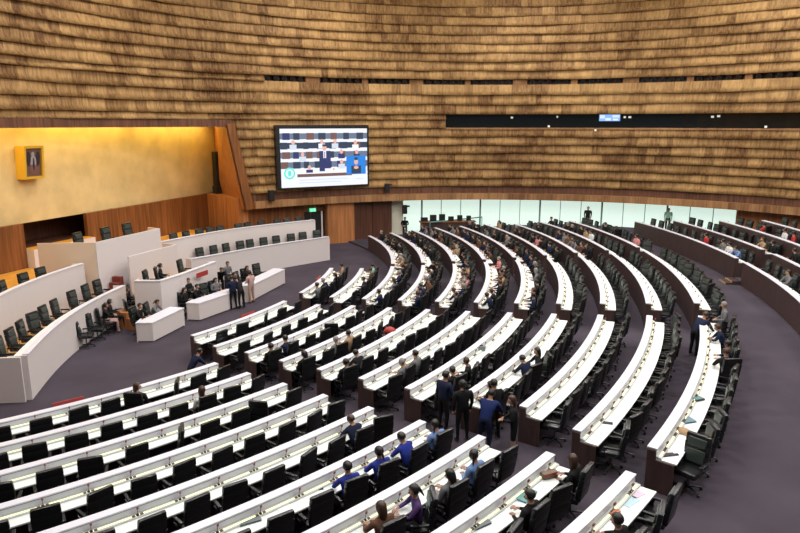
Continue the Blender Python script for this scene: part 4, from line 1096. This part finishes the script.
lay('paper_sheet', 634, 493, D(11), [('s', sheet(.3, .3), mat('pink_paper', (.75, .55, .68), .6))], 'pale pink paper near the end of the lowest desk', 'paper', .6)
lay('pouch', 615, 515, D(11), [('s', bx(-.12, .12, -.05, .05, 0, .07, .02), mat('orange_cloth', (.6, .2, .08), .6)), ('zip', bx(-.11, .11, -.004, .004, .068, .074, .001), M['plastic'])], 'small orange pouch on the lowest desk', 'pouch', .7)
lay('cap', 683, 432, D(11), [('crown', (lambda bm: (bmesh.ops.create_uvsphere(bm, u_segments=12, v_segments=8, radius=.17, matrix=Matrix.Diagonal((1.1, 1, .6, 1))), bmesh.ops.delete(bm, geom=[v for v in bm.verts if v.co.z < -.005], context='VERTS'), finish(bm, 'c', True))[2])(bmesh.new()), M['tan']), ('brim', bx(-.08, .36, -.15, .15, 0, .018, .006), M['tan'])], 'tan cap lying on the outermost central desk', 'cap', -.9)
lay('folder', 686, 421, D(11), [('folder', folder(.4, .28), mat('blue_grey_cover', (.14, .24, .30), .5))], 'blue-grey folder beside the tan cap', 'folder', .3)
lay('handset', 697, 400, D(11), [('s', bx(-.18, .18, -.10, .10, 0, .05, .015), M['plastic']), ('screen', bx(-.12, .12, -.07, .07, .05, .056, .001), M['teal'])], 'dark tablet further along the outermost central desk', 'tablet', .4)
lay('tablet', 667, 456, D(11), [('s', bx(-.27, .27, -.03, .03, 0, .03, .006), M['plastic']), ('stand', bx(-.20, .20, .04, .10, 0, .02, .004), M['plastic'])], 'black tablet stand at the near end of the outermost central desk', 'tablet', .2)
lay('phone', 606, 423, D(10), [('s', bx(-.16, .16, -.06, .06, 0, .02, .006), M['plastic'])], 'black phone on the tenth central desk', 'phone', -.3)
lay('paper_sheet', 592, 431, D(10), [('s', sheet(.26, .2), M['paper'])], 'white note paper near the end of the tenth central desk', 'paper', .5)
lay('cup', 528, 411, D(9), [('body', (lambda bm: (cyl(bm, (0, 0, 0), (0, 0, .16), .06, .075, 12), finish(bm, 'c', True))[1])(bmesh.new()), M['plastic']), ('lid', (lambda bm: (cyl(bm, (0, 0, .161), (0, 0, .18), .078, .07, 12), finish(bm, 'c', True))[1])(bmesh.new()), M['grey'])], 'dark cup on the ninth central desk by the black dress', 'cup')
lay('bag', 481, 351, D(7), [('s', bx(-.14, .14, -.07, .07, 0, .18, .03), M['grey']), ('handle', bx(-.06, .06, -.01, .01, .18, .22, .004), M['plastic'])], 'small dark bag on the seventh central desk', 'bag', .3)
lay('paper_sheet', 431, 349, D(6), [('s', sheet(.5, .28), M['paper_blue'])], 'pale blue papers on the sixth central desk', 'paper', .8)
lay('paper_sheet', 226, 343.5, D(2), [('s', sheet(.6, .24), M['paper_blue'])], 'blue-grey papers at the near end of the second central desk', 'paper', .9)
lay('folder', 249, 520, D(8), [('folder', folder(.42, .3), M['grey'])], 'dark folder on the sixth lower left desk near the bottom edge', 'folder', .5)
lay('phone', 319, 489, D(8), [('s', bx(-.09, .09, -.05, .05, 0, .015, .004), M['plastic'])], 'small phone on the sixth lower left desk', 'phone', .3)
lay('paper_sheet', 283, 507, D(8), [('s', sheet(.3, .22), M['paper'])], 'white paper on the sixth lower left desk', 'paper', .9)
lay('paper_sheet', 412, 501, D(9), [('s', sheet(.3, .24), M['paper_blue'])], 'blue paper before the long-haired person in brown', 'paper', .9)
lay('paper_sheet', 357, 459, D(8), [('s', sheet(.34, .26), M['paper'])], 'white paper between the two seated in blue', 'paper', .9)
lay('red_garment', 389, 333, D(6)+.12-.1, [('s', (lambda bm: (bmesh.ops.create_icosphere(bm, subdivisions=2, radius=.22, matrix=Matrix.Diagonal((1.2, .8, .7, 1)) @ Matrix.Translation((0, 0, .1))), [setattr(v, 'co', v.co*(1+.15*math.sin(9*v.co.x+5*v.co.z))) for v in bm.verts], finish(bm, 'c', True))[2])(bmesh.new()), M['red'])], 'bright red garment bundled on the desk of the central block', 'garment')
# red boxes leaning on desk fronts
def red_box(i, u, R, z, label, h=.0):
    a = min((abs(proj(*pol(R-.1, d*.05), z+1)[0]-u) + (0 if d*.05 < -10 or i > 20 else 0), d*.05) for d in range(-1200, 0))[1]
    x, y = pol(R-.10, a); r = empty('sign_board', (x, y, z), math.radians(a)+PI/2); tag(r, label, 'board', 'red boards on desk fronts')
    link('board', bx(-.42, .42, -.05, -.01+.0, .72, 1.09, .01), [M['red']], r); link('bracket', bx(-.05, .05, .0, .06, .70, .95, .004), [M['plastic']], r)
red_box(3, 68, rr(3), fl(3), 'red board on the front of the foremost lower left desk')
red_box(1, 247, rr(1), fl(1), 'red board on the front of the first central desk')
red_box(1, 318, rr(1), fl(1), 'red board on the front of the first desk beyond the cross aisle')
x, y = inv(17.2, .15)
r = empty('sign_board', (x, y, 0), math.radians(-19.3)+PI/2); tag(r, 'dark red board on the front of the raised central desk', 'board', 'red boards on desk fronts')
link('board', bx(-.45, .45, -.06, -.02, 1.62, 1.86, .01), [M['red']], r); link('bracket', bx(-.05, .05, -.02, .12, 1.66, 1.8, .004), [M['plastic']], r)

# ------------------------------------------------------------------ light, camera
def area(name, loc, size, power, col=(1, .97, .93), rot=(0, 0, 0), shape='DISK', sy=None):
    l = bpy.data.lights.new(name, 'AREA'); l.energy = power; l.color = col; l.shape = shape; l.size = size
    if sy: l.size_y = sy
    o = bpy.data.objects.new(name, l); COL.objects.link(o); o.location = loc; o.rotation_euler = rot; return o
k = 0
for R_, n in ((0, 1), (11, 6), (20.5, 10)):
    for q in range(n):
        x, y = rp(R_, 360*q/n+10)
        area('ceiling_light', (x, y, 19.5), 3.0, 930)
for s0 in (-12, -4, 4, 12):
    x, y = inv(7.35, s0)
    area('cove_light', (x, y, 9.2), 7.5, 190, (1, .70, .16), (0, 0, AX+PI/2), 'RECTANGLE', .3)
w = bpy.data.worlds.new('world'); bpy.context.scene.world = w; w.use_nodes = True
w.node_tree.nodes['Background'].inputs[0].default_value = (.9, .93, 1, 1); w.node_tree.nodes['Background'].inputs[1].default_value = .12
cam = bpy.data.cameras.new('cam'); co = bpy.data.objects.new('camera', cam); COL.objects.link(co)
co.location = (0, 0, CAMH); co.rotation_euler = (PI/2-PITCH, 0, 0)
cam.sensor_fit = 'HORIZONTAL'; cam.sensor_width = 36; cam.lens = FPX/800*36; cam.clip_end = 300; cam.clip_start = .05
bpy.context.scene.camera = co
sc = bpy.context.scene; sc.view_settings.view_transform = 'Standard'; sc.view_settings.look = 'None'
sc.view_settings.exposure = 0.0; sc.view_settings.gamma = 1
